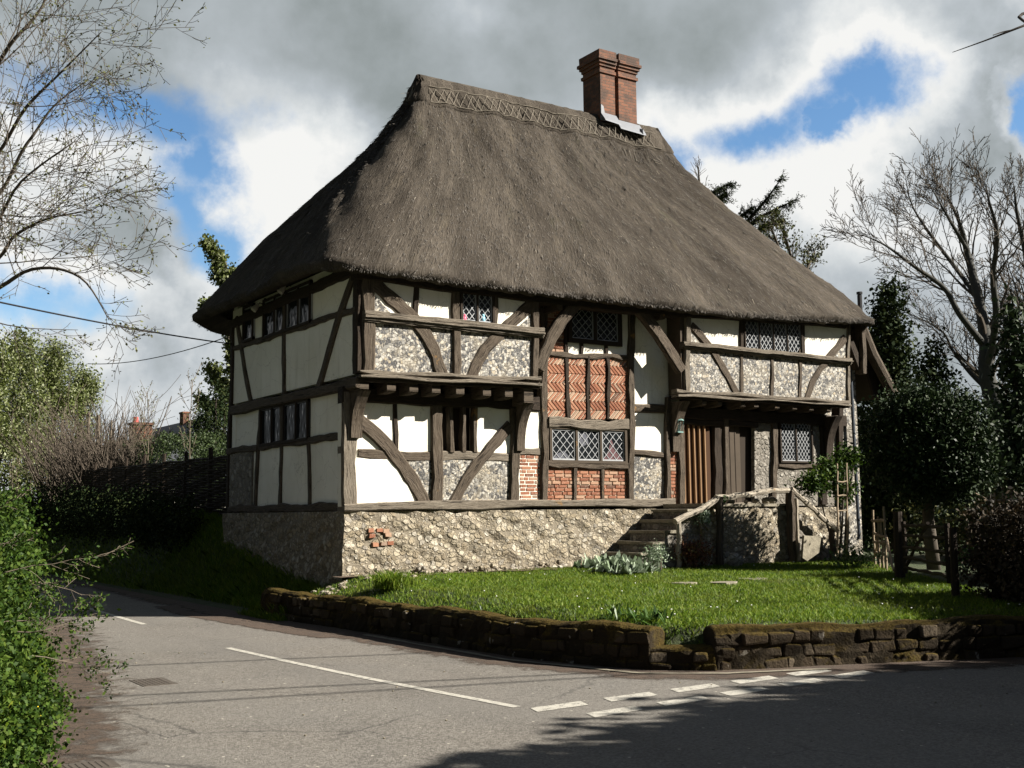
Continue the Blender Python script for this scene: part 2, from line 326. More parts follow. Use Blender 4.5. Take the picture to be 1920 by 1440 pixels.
def b_soft(t, p):
    co = obj_co(t); n = t.noise(co, 4, 7, .7); f = t.noise(co, 60, 4, .7)
    sp = t.n('ShaderNodeSeparateXYZ'); t.set(sp, 0, uv_co(t))
    c = t.mix(f, t.ramp(n, [(.3, (.045, .028, .018)), (.6, (.10, .062, .038)), (.8, (.14, .10, .068))]), (.06, .045, .035))
    t.set(p, 'Base Color', c); t.set(p, 'Roughness', .95); t.set(p, 'Normal', t.bump(t.math('ADD', n, f), .8, .03))
    a = t.sstep(t.math('ADD', t.math('SUBTRACT', t.math('ADD', n, t.math('MULTIPLY', f, .25)), .12), t.math('MULTIPLY', sp.outputs[1], -1.0)), -.24, .06)
    t.set(p, 'Alpha', a)
SOFTDIRT = mat('thin_litter_dirt', b_soft)
def b_dirt(t, p):
    co = obj_co(t); n = t.noise(co, 5, 6, .7); f = t.noise(co, 50, 4, .7)
    t.set(p, 'Base Color', t.mix(t.math('MULTIPLY', f, .5), t.ramp(n, [(.3, (.06, .04, .026)), (.55, (.13, .085, .055)), (.8, (.19, .14, .1))]), (.05, .035, .025)))
    t.set(p, 'Roughness', .95); t.set(p, 'Normal', t.bump(t.math('ADD', n, f), .8, .03))
DIRT = mat('leaf_litter_dirt', b_dirt)
def b_ground(t, p):
    co = obj_co(t); n = t.noise(co, .5, 5, .6); f = t.noise(co, 18, 5, .7)
    c = t.ramp(f, [(.3, (.022, .026, .010)), (.55, (.038, .055, .016)), (.8, (.06, .075, .025))])
    c = t.mix(t.sstep(n, .5, .7), c, (.05, .045, .022))
    t.set(p, 'Base Color', c); t.set(p, 'Roughness', .95); t.set(p, 'Normal', t.bump(f, .8, .04))
GROUND = mat('turf_soil', b_ground)
def leaf(name, cols, rough=.5, trans=.25, spec=.3):
    def b(t, p):
        r = island(t)
        k = [(i/max(1, len(cols)-1), c) for i, c in enumerate(cols)]
        c = t.ramp(r, k); t.set(p, 'Base Color', c); t.set(p, 'Roughness', rough); t.set(p, 'Specular IOR Level', spec)
        if trans:
            tr = t.n('ShaderNodeBsdfTranslucent'); t.set(tr, 'Color', c); mxs = t.n('ShaderNodeMixShader'); t.set(mxs, 0, trans)
            out = [n for n in t.t.nodes if n.type == 'OUTPUT_MATERIAL'][0]
            t.t.links.new(p.outputs[0], mxs.inputs[1]); t.t.links.new(tr.outputs[0], mxs.inputs[2]); t.t.links.new(mxs.outputs[0], out.inputs[0])
    return mat(name, b)
L_HEDGE = leaf('hawthorn_leaf', [(.010, .025, .004), (.024, .052, .006), (.042, .080, .009), (.075, .11, .017)], .6, .25, .15)
L_HOLLY = leaf('holly_leaf', [(.009, .018, .007), (.017, .033, .010), (.034, .052, .018)], .55, .05, .15)
L_YEW = leaf('yew_leaf', [(.009, .016, .007), (.019, .032, .011), (.042, .052, .017)], .8, .1, .08)
L_PALE = leaf('pale_spring_leaf', [(.045, .062, .012), (.085, .11, .022), (.14, .165, .05), (.30, .32, .2)], .5, .3)
L_BUD = leaf('opening_bud', [(.05, .05, .018), (.09, .10, .03), (.13, .14, .05)], .6, .25)
L_CLIP = leaf('clipped_hedge_leaf', [(.016, .028, .008), (.03, .05, .012), (.05, .075, .02)], .6, .1)
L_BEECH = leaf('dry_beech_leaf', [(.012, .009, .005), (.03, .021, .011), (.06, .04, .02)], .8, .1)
L_SILVER = leaf('silver_felt_leaf', [(.12, .17, .09), (.22, .28, .18), (.36, .42, .33)], .7, .15)
L_PLANT = leaf('garden_leaf', [(.02, .05, .01), (.05, .10, .018), (.08, .15, .03)], .45, .2)
L_RED = leaf('red_shoot_leaf', [(.06, .02, .012), (.12, .04, .022), (.10, .09, .03)], .6, .15)
def b_grass(t, p):
    co = obj_co(t); rr = island(t)
    c = t.ramp(rr, [(0, (.036, .080, .006)), (.35, (.088, .158, .010)), (.7, (.14, .215, .014)), (1, (.22, .26, .035))])
    c = t.mix(t.math('MULTIPLY', t.sstep(t.noise(co, 1.1, 5, .65), .48, .72), .45), c, (.17, .18, .03))
    c = t.mix(t.math('MULTIPLY', t.sstep(t.noise(co, 2.4, 4, .6), .56, .70), .6), c, (.03, .07, .008))
    t.set(p, 'Base Color', c); t.set(p, 'Roughness', .55); t.set(p, 'Specular IOR Level', .25)
    tr = t.n('ShaderNodeBsdfTranslucent'); t.set(tr, 'Color', c); mxs = t.n('ShaderNodeMixShader'); t.set(mxs, 0, .3)
    out = [n for n in t.t.nodes if n.type == 'OUTPUT_MATERIAL'][0]
    t.t.links.new(p.outputs[0], mxs.inputs[1]); t.t.links.new(tr.outputs[0], mxs.inputs[2]); t.t.links.new(mxs.outputs[0], out.inputs[0])
L_GRASS = mat('grass_blade', b_grass)
L_SCRUB = leaf('woodland_leaf', [(.014, .022, .006), (.035, .048, .012), (.075, .085, .02), (.11, .10, .03)], .7, .2)

# ------------------------------------------------------------------ object helpers
def link(o, parent=None):
    COL.objects.link(o)
    if parent is not None: o.parent = parent
    return o
def tag(o, label=None, cat=None, group=None, kind=None):
    if label: o['label'] = label
    if cat: o['category'] = cat
    if group: o['group'] = group
    if kind: o['kind'] = kind
    return o
def thing(name, label, cat, loc=(0, 0, 0), group=None):
    o = bpy.data.objects.new(name, None); COL.objects.link(o); o.location = loc; o.empty_display_size = .2
    return tag(o, label, cat, group)
class MB:
    """collects verts / faces / uvs, then links them as ONE mesh object"""
    def __init__(s): s.v = []; s.f = []; s.uv = []; s.mi = []
    def add(s, vs, fs, uvs=None, mi=0):
        b = len(s.v); s.v.extend(vs)
        for i, f in enumerate(fs):
            s.f.append([b+k for k in f]); s.mi.append(mi)
            s.uv.append(uvs[i] if uvs else None)
    def box(s, lo, hi, mi=0, jit=0.0):
        x0, y0, z0 = lo; x1, y1, z1 = hi
        vs = [(x, y, z) for z in (z0, z1) for y in (y0, y1) for x in (x0, x1)]
        if jit: vs = [tuple(c+random.uniform(-jit, jit) for c in v) for v in vs]
        s.add(vs, [(0, 2, 3, 1), (4, 5, 7, 6), (0, 1, 5, 4), (2, 6, 7, 3), (0, 4, 6, 2), (1, 3, 7, 5)], mi=mi)
    def hexa(s, p8, mi=0):
        s.add([tuple(p) for p in p8], [(0, 3, 2, 1), (4, 5, 6, 7), (0, 1, 5, 4), (1, 2, 6, 5), (2, 3, 7, 6), (3, 0, 4, 7)], mi=mi)
    def tube(s, pts, radii, sides=6, mi=0, cap=True):
        pts = [np.asarray(p, float) for p in pts]; n = len(pts)
        if n < 2: return
        t0 = pts[1]-pts[0]; t0 = t0/(np.linalg.norm(t0)+1e-9)
        a = np.array([0, 0, 1.0]) if abs(t0[2]) < .9 else np.array([1.0, 0, 0])
        u = np.cross(t0, a); u /= np.linalg.norm(u); vs = []; L = 0; Ls = []
        for i in range(n):
            t = pts[min(i+1, n-1)]-pts[max(i-1, 0)]; t = t/(np.linalg.norm(t)+1e-9)
            u = u-t*(u@t); u /= (np.linalg.norm(u)+1e-9); vv = np.cross(t, u)
            if i: L += np.linalg.norm(pts[i]-pts[i-1])
            Ls.append(L); r = radii[i] if hasattr(radii, '__len__') else radii
            for k in range(sides):
                an = 2*math.pi*k/sides; vs.append(tuple(pts[i]+r*(math.cos(an)*u+math.sin(an)*vv)))
        fs = []; uvs = []
        for i in range(n-1):
            for k in range(sides):
                k2 = (k+1) % sides
                fs.append((i*sides+k, i*sides+k2, (i+1)*sides+k2, (i+1)*sides+k))
                uvs.append([(Ls[i], k*.1), (Ls[i], k*.1+.1), (Ls[i+1], k*.1+.1), (Ls[i+1], k*.1)])
        if cap:
            fs.append(tuple(range(sides-1, -1, -1))); uvs.append([(0, 0)]*sides)
            fs.append(tuple((n-1)*sides+k for k in range(sides))); uvs.append([(0, 0)]*sides)
        s.add(vs, fs, uvs, mi)
    def build(s, name, mats, parent=None, smooth=False):
        me = bpy.data.meshes.new(name); me.from_pydata(s.v, [], s.f)
        ms = mats if isinstance(mats, (list, tuple)) else [mats]
        for mm in ms: me.materials.append(mm)
        if len(ms) > 1: me.polygons.foreach_set('material_index', s.mi)
        if any(u is not None for u in s.uv):
            ul = me.uv_layers.new(name='UVMap'); flatuv = []
            for f, u in zip(s.f, s.uv):
                for k in range(len(f)): flatuv.extend(u[k] if u else (0, 0))
            ul.data.foreach_set('uv', flatuv)
        if smooth: me.polygons.foreach_set('use_smooth', [True]*len(me.polygons))
        me.update(); o = bpy.data.objects.new(name, me)
        if parent is not None: # geometry is written in world metres: keep it relative to the thing's base
            lx = Vector(parent_world(parent)); me.transform(Matrix.Translation(-lx))
        else:
            c = np.array(s.v); base = Vector(((c[:, 0].min()+c[:, 0].max())/2, (c[:, 1].min()+c[:, 1].max())/2, c[:, 2].min()))
            me.transform(Matrix.Translation(-base)); o.location = base
        return link(o, parent)
def parent_world(o):
    p = Vector((0, 0, 0))
    while o is not None: p += o.location; o = o.parent
    return p
def quads_obj(name, V, mt, parent=None, nv=4):
    """V: (N,nv,3) array of separate faces -> one mesh"""
    N = len(V); me = bpy.data.meshes.new(name)
    V = np.asarray(V, dtype=np.float32); off = np.zeros(3, dtype=np.float32)
    if parent is not None: off = np.array(parent_world(parent), dtype=np.float32)
    else: off = np.array([V[..., 0].mean(), V[..., 1].mean(), V[..., 2].min()], dtype=np.float32)
    me.vertices.add(N*nv); me.vertices.foreach_set('co', (V-off).ravel())
    me.loops.add(N*nv); me.loops.foreach_set('vertex_index', np.arange(N*nv, dtype=np.int32))
    me.polygons.add(N); me.polygons.foreach_set('loop_start', np.arange(0, N*nv, nv, dtype=np.int32))
    me.materials.append(mt); me.update(calc_edges=True); me.validate()
    o = bpy.data.objects.new(name, me)
    if parent is None: o.location = off
    return link(o, parent)
def leaves(P, size, asp=.6, up=.3, rng=RNG, nrm=None):
    """kite-shaped leaves at points P"""
    P = np.asarray(P); n = len(P)
    a = rng.normal(size=(n, 3)); a[:, 2] += up*rng.normal(size=n)*0; a /= np.linalg.norm(a, axis=1, keepdims=True)+1e-9
    b = rng.normal(size=(n, 3)); b[:, 2] += up
    if nrm is not None: b = b*.6+nrm
    b = b-a*(a*b).sum(1, keepdims=True); b /= np.linalg.norm(b, axis=1, keepdims=True)+1e-9   # leaf normal
    c = np.cross(a, b); s = size*rng.uniform(.6, 1.4, size=(n, 1))
    V = np.stack([P-a*s*.5, P+c*s*asp*.5-a*s*.05, P+a*s*.5, P-c*s*asp*.5-a*s*.05], axis=1)
    return V
def blob(ells, n, rng=RNG, clump=.18, per=14, shell=.5, flat_floor=None):
    """leaf positions in clumps through a union of ellipsoids ((cx,cy,cz,rx,ry,rz), ...)"""
    E = np.array(ells, float); wt = (E[:, 3]*E[:, 4]+E[:, 4]*E[:, 5]+E[:, 3]*E[:, 5]); wt /= wt.sum()
    nc = max(1, n//per); idx = rng.choice(len(E), nc, p=wt)
    d = rng.normal(size=(nc, 3)); d /= np.linalg.norm(d, axis=1, keepdims=True)
    r = rng.uniform(shell, 1.06, size=(nc, 1))
    C = E[idx, :3]+d*r*E[idx, 3:]
    # drop clumps that fall deep inside another ellipsoid
    q = ((C[:, None, :]-E[None, :, :3])/E[None, :, 3:]); inside = ((q**2).sum(2) < (shell*.8)**2).any(1); C = C[~inside]
    cs = clump*rng.uniform(.5, 1.5, size=(len(C), 1))
    P = np.repeat(C, per, axis=0)+rng.normal(size=(len(C)*per, 3))*np.repeat(cs, per, axis=0)
    if flat_floor is not None: P = P[P[:, 2] > flat_floor]
    return P

# ------------------------------------------------------------------ points on the planes of the place
J = .45                      # depth of the jetty: ground floor and hall stand back this far
def ray(x, y): return CF+CR*(x-960)/FPX+CU*(720-y)/FPX
def on_axis(x, y, ax, val): d = ray(x, y); return CAM+d*(val-CAM[ax])/d[ax]
PL = {'F': (1, 0.0), 'R': (1, J), 'G': (0, 0.0), 'L': (0, .04)}     # front upper, recess, gable upper, gable lower
def P2(pl, x, y):
    ax, val = PL[pl]; p = on_axis(x, y, ax, val)
    return (p[0], p[2]) if ax == 1 else (p[1], p[2])
def W3(pl, u, z, d):            # plane coordinates + distance out of the wall -> world
    ax, val = PL[pl]
    return (u, val-d, z) if ax == 1 else (val-d, u, z)
HOUSE = thing('timber_framed_house', 'thatched medieval timber framed house with white plaster, flint and herringbone brick panels', 'house', (6, 3, .6))

def beam(name, pl, pts, wd, mt=None, d0=-.10, d1=.04, parent=HOUSE, px=True, wob=.012, mb=None, w2=None):
    """timber along a centre line in a wall plane; wd = face width (m)"""
    mt = mt or TIMBER
    c = [np.array(P2(pl, *p) if px else p) for p in pts]
    # resample with a smooth curve
    if len(c) > 2:
        cc = []
        for i in range(len(c)-1):
            p0 = c[max(i-1, 0)]; p1 = c[i]; p2 = c[i+1]; p3 = c[min(i+2, len(c)-1)]
            for t in np.linspace(0, 1, 5)[:-1]:
                cc.append(.5*((2*p1)+(-p0+p2)*t+(2*p0-5*p1+4*p2-p3)*t*t+(-p0+3*p1-3*p2+p3)*t**3))
        cc.append(c[-1]); c = cc
    else:
        L = np.linalg.norm(c[1]-c[0]); n = max(2, int(L/.22)); c = [c[0]+(c[1]-c[0])*i/n for i in range(n+1)]
    n = len(c); own = mb is None; mb = mb or MB(); vs = []; Ls = [0]
    sd = random.uniform(0, 50)
    def nz(x): return wob*(math.sin(3.1*x+sd)+.6*math.sin(7.7*x+sd*2.3)+.5*math.sin(17*x+sd*1.7)+random.uniform(-.5, .5))
    for i in range(n):
        t = c[min(i+1, n-1)]-c[max(i-1, 0)]; t = t/np.linalg.norm(t); nn = np.array([-t[1], t[0]])
        if i: Ls.append(Ls[-1]+np.linalg.norm(c[i]-c[i-1]))
        wv = wd if w2 is None else wd+(w2-wd)*i/(n-1)
        a = c[i]+nn*(wv/2+nz(Ls[i])); b = c[i]-nn*(wv/2+nz(Ls[i]+9)); ch = min(.022, wv*.15)
        dz = nz(Ls[i]+20)*.5
        for q, d in ((a, d0), (a, d1-ch+dz), (a-nn*ch, d1+dz), (b+nn*ch, d1+dz), (b, d1-ch+dz), (b, d0)):
            vs.append(W3(pl, q[0], q[1], d))
    fs = []; uvs = []; u0 = random.uniform(0, 30); vv = [0, .1, .12, .12+wd, .14+wd, .24+wd]
    flip = PL[pl][0] == 0
    for i in range(n-1):
        for k in range(5):
            f = (i*6+k, i*6+k+1, (i+1)*6+k+1, (i+1)*6+k); u = [(u0+Ls[i], u0+vv[k]), (u0+Ls[i], u0+vv[k+1]), (u0+Ls[i+1], u0+vv[k+1]), (u0+Ls[i+1], u0+vv[k])]
            fs.append(f); uvs.append(u)
    for i in (0, n-1):
        fs.append(tuple(i*6+k for k in range(6))); uvs.append([(u0+k*.02, u0+k*.05) for k in range(6)])
    mb.add(vs, fs, uvs)
    if own: 
        o = mb.build(name, mt, parent); fix_normals(o); return o
def fix_normals(o):
    bm = bmesh.new(); bm.from_mesh(o.data); bmesh.ops.recalc_face_normals(bm, faces=bm.faces); bm.to_mesh(o.data); bm.free()
def panel(name, pl, px, mt, d1=-.02, d0=-.14, parent=HOUSE, inm=False):
    c = [P2(pl, *p) if not inm else p for p in px]; n = len(c)
    mb = MB(); vs = [W3(pl, u, z, d1) for u, z in c]+[W3(pl, u, z, d0) for u, z in c]
    fs = [tuple(range(n)), tuple(range(2*n-1, n-1, -1))]+[(i, (i+1) % n, n+(i+1) % n, n+i) for i in range(n)]
    mb.add(vs, fs); o = mb.build(name, mt, parent); fix_normals(o); return o
def rect(x0, y0, x1, y1): return [(x0, y0), (x1, y0), (x1, y1), (x0, y1)]
def clip(poly, x0, x1, z0, z1):
    def c1(pts, f, inter):
        out = []
        for i in range(len(pts)):
            a, b = pts[i], pts[(i+1) % len(pts)]
            if f(a): out.append(a)
            if f(a) != f(b): out.append(inter(a, b))
        return out
    for ax, v, s in ((0, x0, 1), (0, x1, -1), (1, z0, 1), (1, z1, -1)):
        if not poly: return poly
        def itr(a, b, ax=ax, v=v):
            t = (v-a[ax])/(b[ax]-a[ax]); return tuple(a[k]+(b[k]-a[k])*t for k in (0, 1))
        poly = c1(poly, lambda p: (p[ax]-v)*s >= -1e-9, itr)
    return poly
def brick_panel(name, pl, u0, u1, z0, z1, herring=False, parent=HOUSE, d=-.02):
    mb = MB(); g = .007
    def put(poly):
        if len(poly) < 3: return
        A = sum(poly[i][0]*poly[(i+1) % len(poly)][1]-poly[(i+1) % len(poly)][0]*poly[i][1] for i in range(len(poly)))
        if abs(A) < 6e-4: return
        n = len(poly); e = d+.008+random.uniform(-.004, .005); c = np.mean(poly, axis=0)
        ins = [tuple(c+(np.array(p)-c)*.93) for p in poly]
        vs = [W3(pl, u, z, e) for u, z in ins]+[W3(pl, u, z, d-.012) for u, z in poly]
        mb.add(vs, [tuple(range(n))]+[(i, n+i, n+(i+1) % n, (i+1) % n) for i in range(n)], mi=0)
    if herring:
        L = .225; h = .047; row = L*.78; z = z0-row; k = 0
        while z < z1+row:
            s = 1 if k % 2 else -1; st = (h+.017)*1.414
            u = u0-1
            while u < u1+1:
                # parallelogram brick at +-45 degrees, filling the row
                jx = random.uniform(-.006, .006)
                p = [(u+jx, z), (u+jx+h*1.414, z), (u+jx+h*1.414+s*row*.98, z+row*.98), (u+jx+s*row*.98, z+row*.98)]
                put(clip(p, u0, u1, z0, z1)); u += st
            z += row; k += 1
    else:
        hh = .060; bl = .215; z = z0+.004; k = 0
        while z < z1:
            u = u0-random.uniform(0, bl)
            while u < u1:
                l = bl if random.random() < .7 else bl*.5
                l *= random.uniform(.93, 1.07)
                put(clip([(u+g, z+g+random.uniform(-.003, .003)), (u+l-g, z+g), (u+l-g, z+hh-.001), (u+g, z+hh)], u0, u1, z0, z1)); u += l
            z += hh+.007; k += 1
    vs = [W3(pl, u, z, d-.01) for u, z in ((u0, z0), (u1, z0), (u1, z1), (u0, z1))]+[W3(pl, u, z, -.14) for u, z in ((u0, z0), (u1, z0), (u1, z1), (u0, z1))]
    mb.add(vs, [(0, 1, 2, 3), (7, 6, 5, 4), (0, 4, 5, 1), (1, 5, 6, 2), (2, 6, 7, 3), (3, 7, 4, 0)], mi=1)
    o = mb.build(name, [BRICK, MORTAR], parent); fix_normals(o); return o
def brick_px(name, pl, x0, y0, x1, y1, herring=False):
    a = P2(pl, x0, y1); b = P2(pl, x1, y0); c = P2(pl, x0, y0); e = P2(pl, x1, y1)
    return brick_panel(name, pl, (a[0]+c[0])/2, (b[0]+e[0])/2, (a[1]+e[1])/2, (b[1]+c[1])/2, herring)
def window(pl, u0, u1, z0, z1, lights, lat=(.105, .15), frame=.05, cas=.022, d=-.03, dark=TIMBER_DARK, came=LEADCAME, fill=None, extra=None):
    """leaded window: frame with mullions (the part), pane, casement and lattice as sub-parts"""
    mb = MB()
    def bar(m_, a, b, c, e, dd0, dd1):
        p = [(a, c), (b, c), (b, e), (a, e)]
        m_.hexa([W3(pl, u, z, dd0) for u, z in p]+[W3(pl, u, z, dd1) for u, z in p])
    bar(mb, u0, u0+frame, z0, z1, -.12, d+.05); bar(mb, u1-frame, u1, z0, z1, -.12, d+.05)
    bar(mb, u0+frame, u1-frame, z1-frame, z1, -.12, d+.045); bar(mb, u0+frame, u1-frame, z0, z0+frame, -.12, d+.055)
    iw = (u1-u0-2*frame); lw = iw/lights; cells = []
    for i in range(lights):
        a = u0+frame+i*lw; b = a+lw
        if i: bar(mb, a-frame*.45, a+frame*.45, z0+frame, z1-frame, -.12, d+.04); a += frame*.45
        if i < lights-1: b -= frame*.45
        cells.append((a, b, z0+frame, z1-frame))
    o = mb.build('window', dark, HOUSE); fix_normals(o)
    for (a, b, c, e) in cells:
        q = MB(); q.add([W3(pl, u, z, d) for u, z in ((a, c), (b, c), (b, e), (a, e))], [(0, 1, 2, 3)]); g = q.build('pane', GLASS, o); fix_normals(g)
        l = MB()
        for (x0_, x1_, y0_, y1_) in ((a, a+cas, c, e), (b-cas, b, c, e), (a+cas, b-cas, c, c+cas), (a+cas, b-cas, e-cas, e)): bar(l, x0_, x1_, y0_, y1_, d-.004, d+.020)
        g = l.build('casement', came, o); fix_normals(g)
        l = MB(); a2, b2, c2, e2 = a+cas, b-cas, c+cas, e-cas; t = .0055
        nx = max(1, round((b2-a2)/lat[0])); ny = max(1, round((e2-c2)/lat[1])); dx = (b2-a2)/nx; dz = (e2-c2)/ny
        for s in (1, -1):
            for k in range(-ny-1, nx+ny+2):
                x_ = a2+k*dx; p0 = (x_, c2); p1 = (x_+s*ny*dx, e2)
                dirv = np.array([p1[0]-p0[0], p1[1]-p0[1]]); dirv /= np.linalg.norm(dirv); nn = np.array([-dirv[1], dirv[0]])*t
                poly = clip([tuple(np.array(p0)+nn), tuple(np.array(p0)-nn), tuple(np.array(p1)-nn), tuple(np.array(p1)+nn)], a2, b2, c2, e2)
                if len(poly) >= 3:
                    n = len(poly); l.add([W3(pl, u, z, d+.010+(.002 if s > 0 else 0)) for u, z in poly]+[W3(pl, u, z, d+.003) for u, z in poly],
                                         [tuple(range(n))]+[(i, (i+1) % n, n+(i+1) % n, n+i) for i in range(n)])
        g = l.build('lattice', came, o); fix_normals(g)
    return o
def window_px(pl, x0, y0, x1, y1, lights, **k):
    a = P2(pl, x0, y1); b = P2(pl, x1, y0); c = P2(pl, x0, y0); e = P2(pl, x1, y1)
    return window(pl, (a[0]+c[0])/2, (b[0]+e[0])/2, (a[1]+e[1])/2, (b[1]+c[1])/2, lights, **k)

# ================================================================== THE HOUSE
def hbox(name, boxes, mt, parent=HOUSE, jit=0.0):
    mb = MB()
    for b in boxes: mb.box(b[0], b[1], jit=jit)
    return mb.build(name, mt, parent)
hbox('dark_interior_backing', [((.25, J+.25, .7), (11.7, 5.95, 6.3)), ((.25, .25, 4.05), (3.35, J+.2, 6.0)), ((7.3, .25, 4.05), (11.7, J+.2, 6.0))], TIMBER_DARK)  # dark backing behind the openings; its colour stands in for the unlit rooms
hbox('rear_wall', [((.05, 6.0, .5), (12.0, 6.22, 6.2))], PLASTER)
hbox('end_wall', [((11.75, J+.05, .5), (12.0, 5.99, 6.2))], FLINT)
# bay side walls (between the jetty and the recessed hall)
hbox('bay_side_wall', [((3.40, .03, 4.0), (3.53, J-.02, 6.0))], PLASTER)
hbox('bay_side_wall', [((7.12, .03, 4.0), (7.25, J-.02, 6.0))], TIMBER)
hbox('jetty_floor', [((.1, .06, 3.93), (3.5, J, 3.99))], TIMBER_DARK)
hbox('jetty_floor', [((7.15, .06, 3.93), (11.95, J, 3.99))], TIMBER_DARK)
# ---- plinth
mb = MB()
NXp = 46
def plinth_strip(mb, pts_top, pts_bot, cap_to):
    n = len(pts_top); vs = pts_top+pts_bot+cap_to
    fs = [(i, i+1, n+i+1, n+i) for i in range(n-1)]+[(2*n+i, 2*n+i+1, i+1, i) for i in range(n-1)]
    mb.add([tuple(v) for v in vs], fs)
xs = np.linspace(-.05, 12.0, NXp); dy = RNG.normal(0, .012, NXp)
rows = 9
for (kind) in ('front', 'side'):
    g = []
    cs = xs if kind == 'front' else np.linspace(J-.02, 6.35, 24)
    for r in range(rows):
        zz = 1.72-(1.72-.30)*r/(rows-1); row = []
        for c in cs:
            bat = .015+.10*(r/(rows-1))**1.5+.022*math.sin(5*c+3*r)+.02*math.sin(11*c-5*r)+random.uniform(-.012, .012)
            if kind == 'front': row.append((c-(.09 if c < .0 else 0)*(r/(rows-1)), J-.03-bat, zz))
            else: row.append((-.045-bat, c, zz))
        g.append(row)
    if kind == 'side':
        for r in range(rows): g[r][0] = gfront[r][0]
    else: gfront = g
    n = len(cs); vs = [p for row in g for p in row]
    fs = [(r*n+i, r*n+i+1, (r+1)*n+i+1, (r+1)*n+i) for r in range(rows-1) for i in range(n-1)]
    top = [(p[0]+(.3 if kind == 'side' else 0), p[1]+(.3 if kind == 'front' else 0), 1.725) for p in g[0]]
    b = len(vs); vs += top; fs += [(b+i, b+i+1, i+1, i) for i in range(n-1)]
    mb.add(vs, fs)
o = mb.build('stone_plinth', RUBBLE, HOUSE); fix_normals(o)
# red brick patch let into the plinth
mb = MB()
for (x, z) in ((.42, 1.40), (.58, 1.40), (.70, 1.385), (.74, 1.32), (.44, 1.31), (.50, 1.16), (.66, 1.17), (.78, 1.18)):
    mb.box((x-.055, J-.10, z-.032), (x+.055, J-.03, z+.032), jit=.006)
mb.build('brick_patch', BRICK, HOUSE)
# ---- sills
beam('sill_beam', 'R', [(-.07, 1.79), (3.6, 1.83), (7.15, 1.84)], .15, TIMBER_GREY, -.2, .10, px=False, wob=.02)
beam('sill_beam', 'L', [(J, 1.79), (6.2, 1.80)], .15, TIMBER, -.2, .07, px=False, wob=.015)
# ================= left bay, upper floor
panel('plaster_panel', 'F', [(700, 495), (996, 530), (996, 700), (700, 700)], PLASTER)
panel('flint_panel', 'F', [(701, 600), (1000, 632), (1000, 708), (701, 705)], FLINT, -.008)
panel('flint_panel', 'F', [(701, 552), (740, 594), (701, 594)], FLINT, -.008)
panel('flint_panel', 'F', [(998, 590), (998, 620), (966, 618)], FLINT, -.008)
beam('corner_post', 'F', [(692, 488), (690, 703)], .23, TIMBER, -.23, .035)
beam('corner_post', 'G', [(.10, 4.0), (.10, 6.0)], .19, TIMBER_DARK, -.2, .03, px=False)
beam('stud', 'F', [(781, 510), (779, 598)], .10, TIMBER_DARK, d1=.01)
beam('stud', 'F', [(855, 515), (855, 705)], .165, TIMBER)
beam('stud', 'F', [(929, 522), (928, 610)], .085, TIMBER, d1=.015)
beam('post', 'F', [(1003, 535), (1002, 716)], .15, TIMBER, -.25)
beam('brace', 'F', [(702, 530), (745, 568), (785, 610), (812, 655), (830, 706)], .245, TIMBER, d1=.025)
beam('brace', 'F', [(1000, 570), (962, 602), (930, 632), (905, 662), (884, 708)], .22, TIMBER, d1=.02)
def moulded_rail(pl, a, b, h, name='moulded_rail', mt=TIMBER_GREY):
    mb = MB(); a = np.array(P2(pl, *a)); b = np.array(P2(pl, *b))
    for off, hh, d1 in ((h*.28, h*.42, .10), (-.02*h, h*.2, .125), (-.24*h, h*.24, .085), (-.42*h, h*.12, .06)):
        beam(name, pl, [a+np.array([0, off]), b+np.array([0, off])], hh, mt, -.05, d1, px=False, wob=.006, mb=mb)
    o = mb.build(name, mt, HOUSE); fix_normals(o); return o
moulded_rail('F', (680, 593), (1016, 626), .19)
def jetty_plate(pts, h):
    mb = MB(); P = [np.array(P2('F', *q)) for q in pts]
    for off, hh, d1, wb in ((.30*h, .42*h, .075, .016), (.02*h, .16*h, .03, .010), (-.26*h, .34*h, .115, .014)): beam('', 'F', [q+np.array([0, off]) for q in P], hh, None, -.10, d1, px=False, wob=wb, mb=mb)
    o = mb.build('jetty_plate', TIMBER_GREY, HOUSE); fix_normals(o)
    mb = MB(); beam('', 'F', [q-np.array([0, .58*h]) for q in P], .03, None, -.10, .05, px=False, mb=mb); o = mb.build('jetty_fillet', TIMBER_DARK, HOUSE); fix_normals(o)
jetty_plate([(672, 702), (840, 710), (1011, 718)], .155)
beam('wall_plate', 'F', [(-.05, 5.70), (3.6, 5.62), (7.1, 5.66), (12.0, 5.83)], .22, TIMBER_DARK, -.2, .05, px=False)
window_px('F', 862, 535, 926, 608, 2, lat=(.11, .16), d=-.008, frame=.045)
# toys on the window sill behind the lower panes
mb = MB()
# ---- joists below
def joist(x, w_, z1, h, drop=0, y0=.0):
    mb = MB(); z0 = z1-h
    # curved underside rising at the nose
    ys = [y0, y0+.04, y0+.14, y0+.30, J+.08]; zl = [z0+.035, z0+.01, z0, z0-.004, z0-.004]
    vs = []
    for y, z in zip(ys, zl):
        vs += [(x-w_/2, y, z), (x+w_/2, y, z), (x+w_/2, y, z1), (x-w_/2, y, z1)]
    fs = [(0, 1, 2, 3)]; uv = [[(0, 0), (.1, 0), (.1, .1), (0, .1)]]
    for i in range(4):
        for k in range(4):
            a = i*4+k; b = i*4+(k+1) % 4; fs.append((a, b, b+4, a+4)); uv.append([(ys[i], k*.2), (ys[i], k*.2+.2), (ys[i+1], k*.2+.2), (ys[i+1], k*.2)])
    mb.add(vs, fs, uv); o = mb.build('joist_end', TIMBER, HOUSE); fix_normals(o)
for px in (683, 734, 776, 818, 863, 913, 954): joist(P2('F', px, 720)[0], .165, 3.92, .21)
joist(P2('F', 991, 725)[0], .20, 3.92, .30)
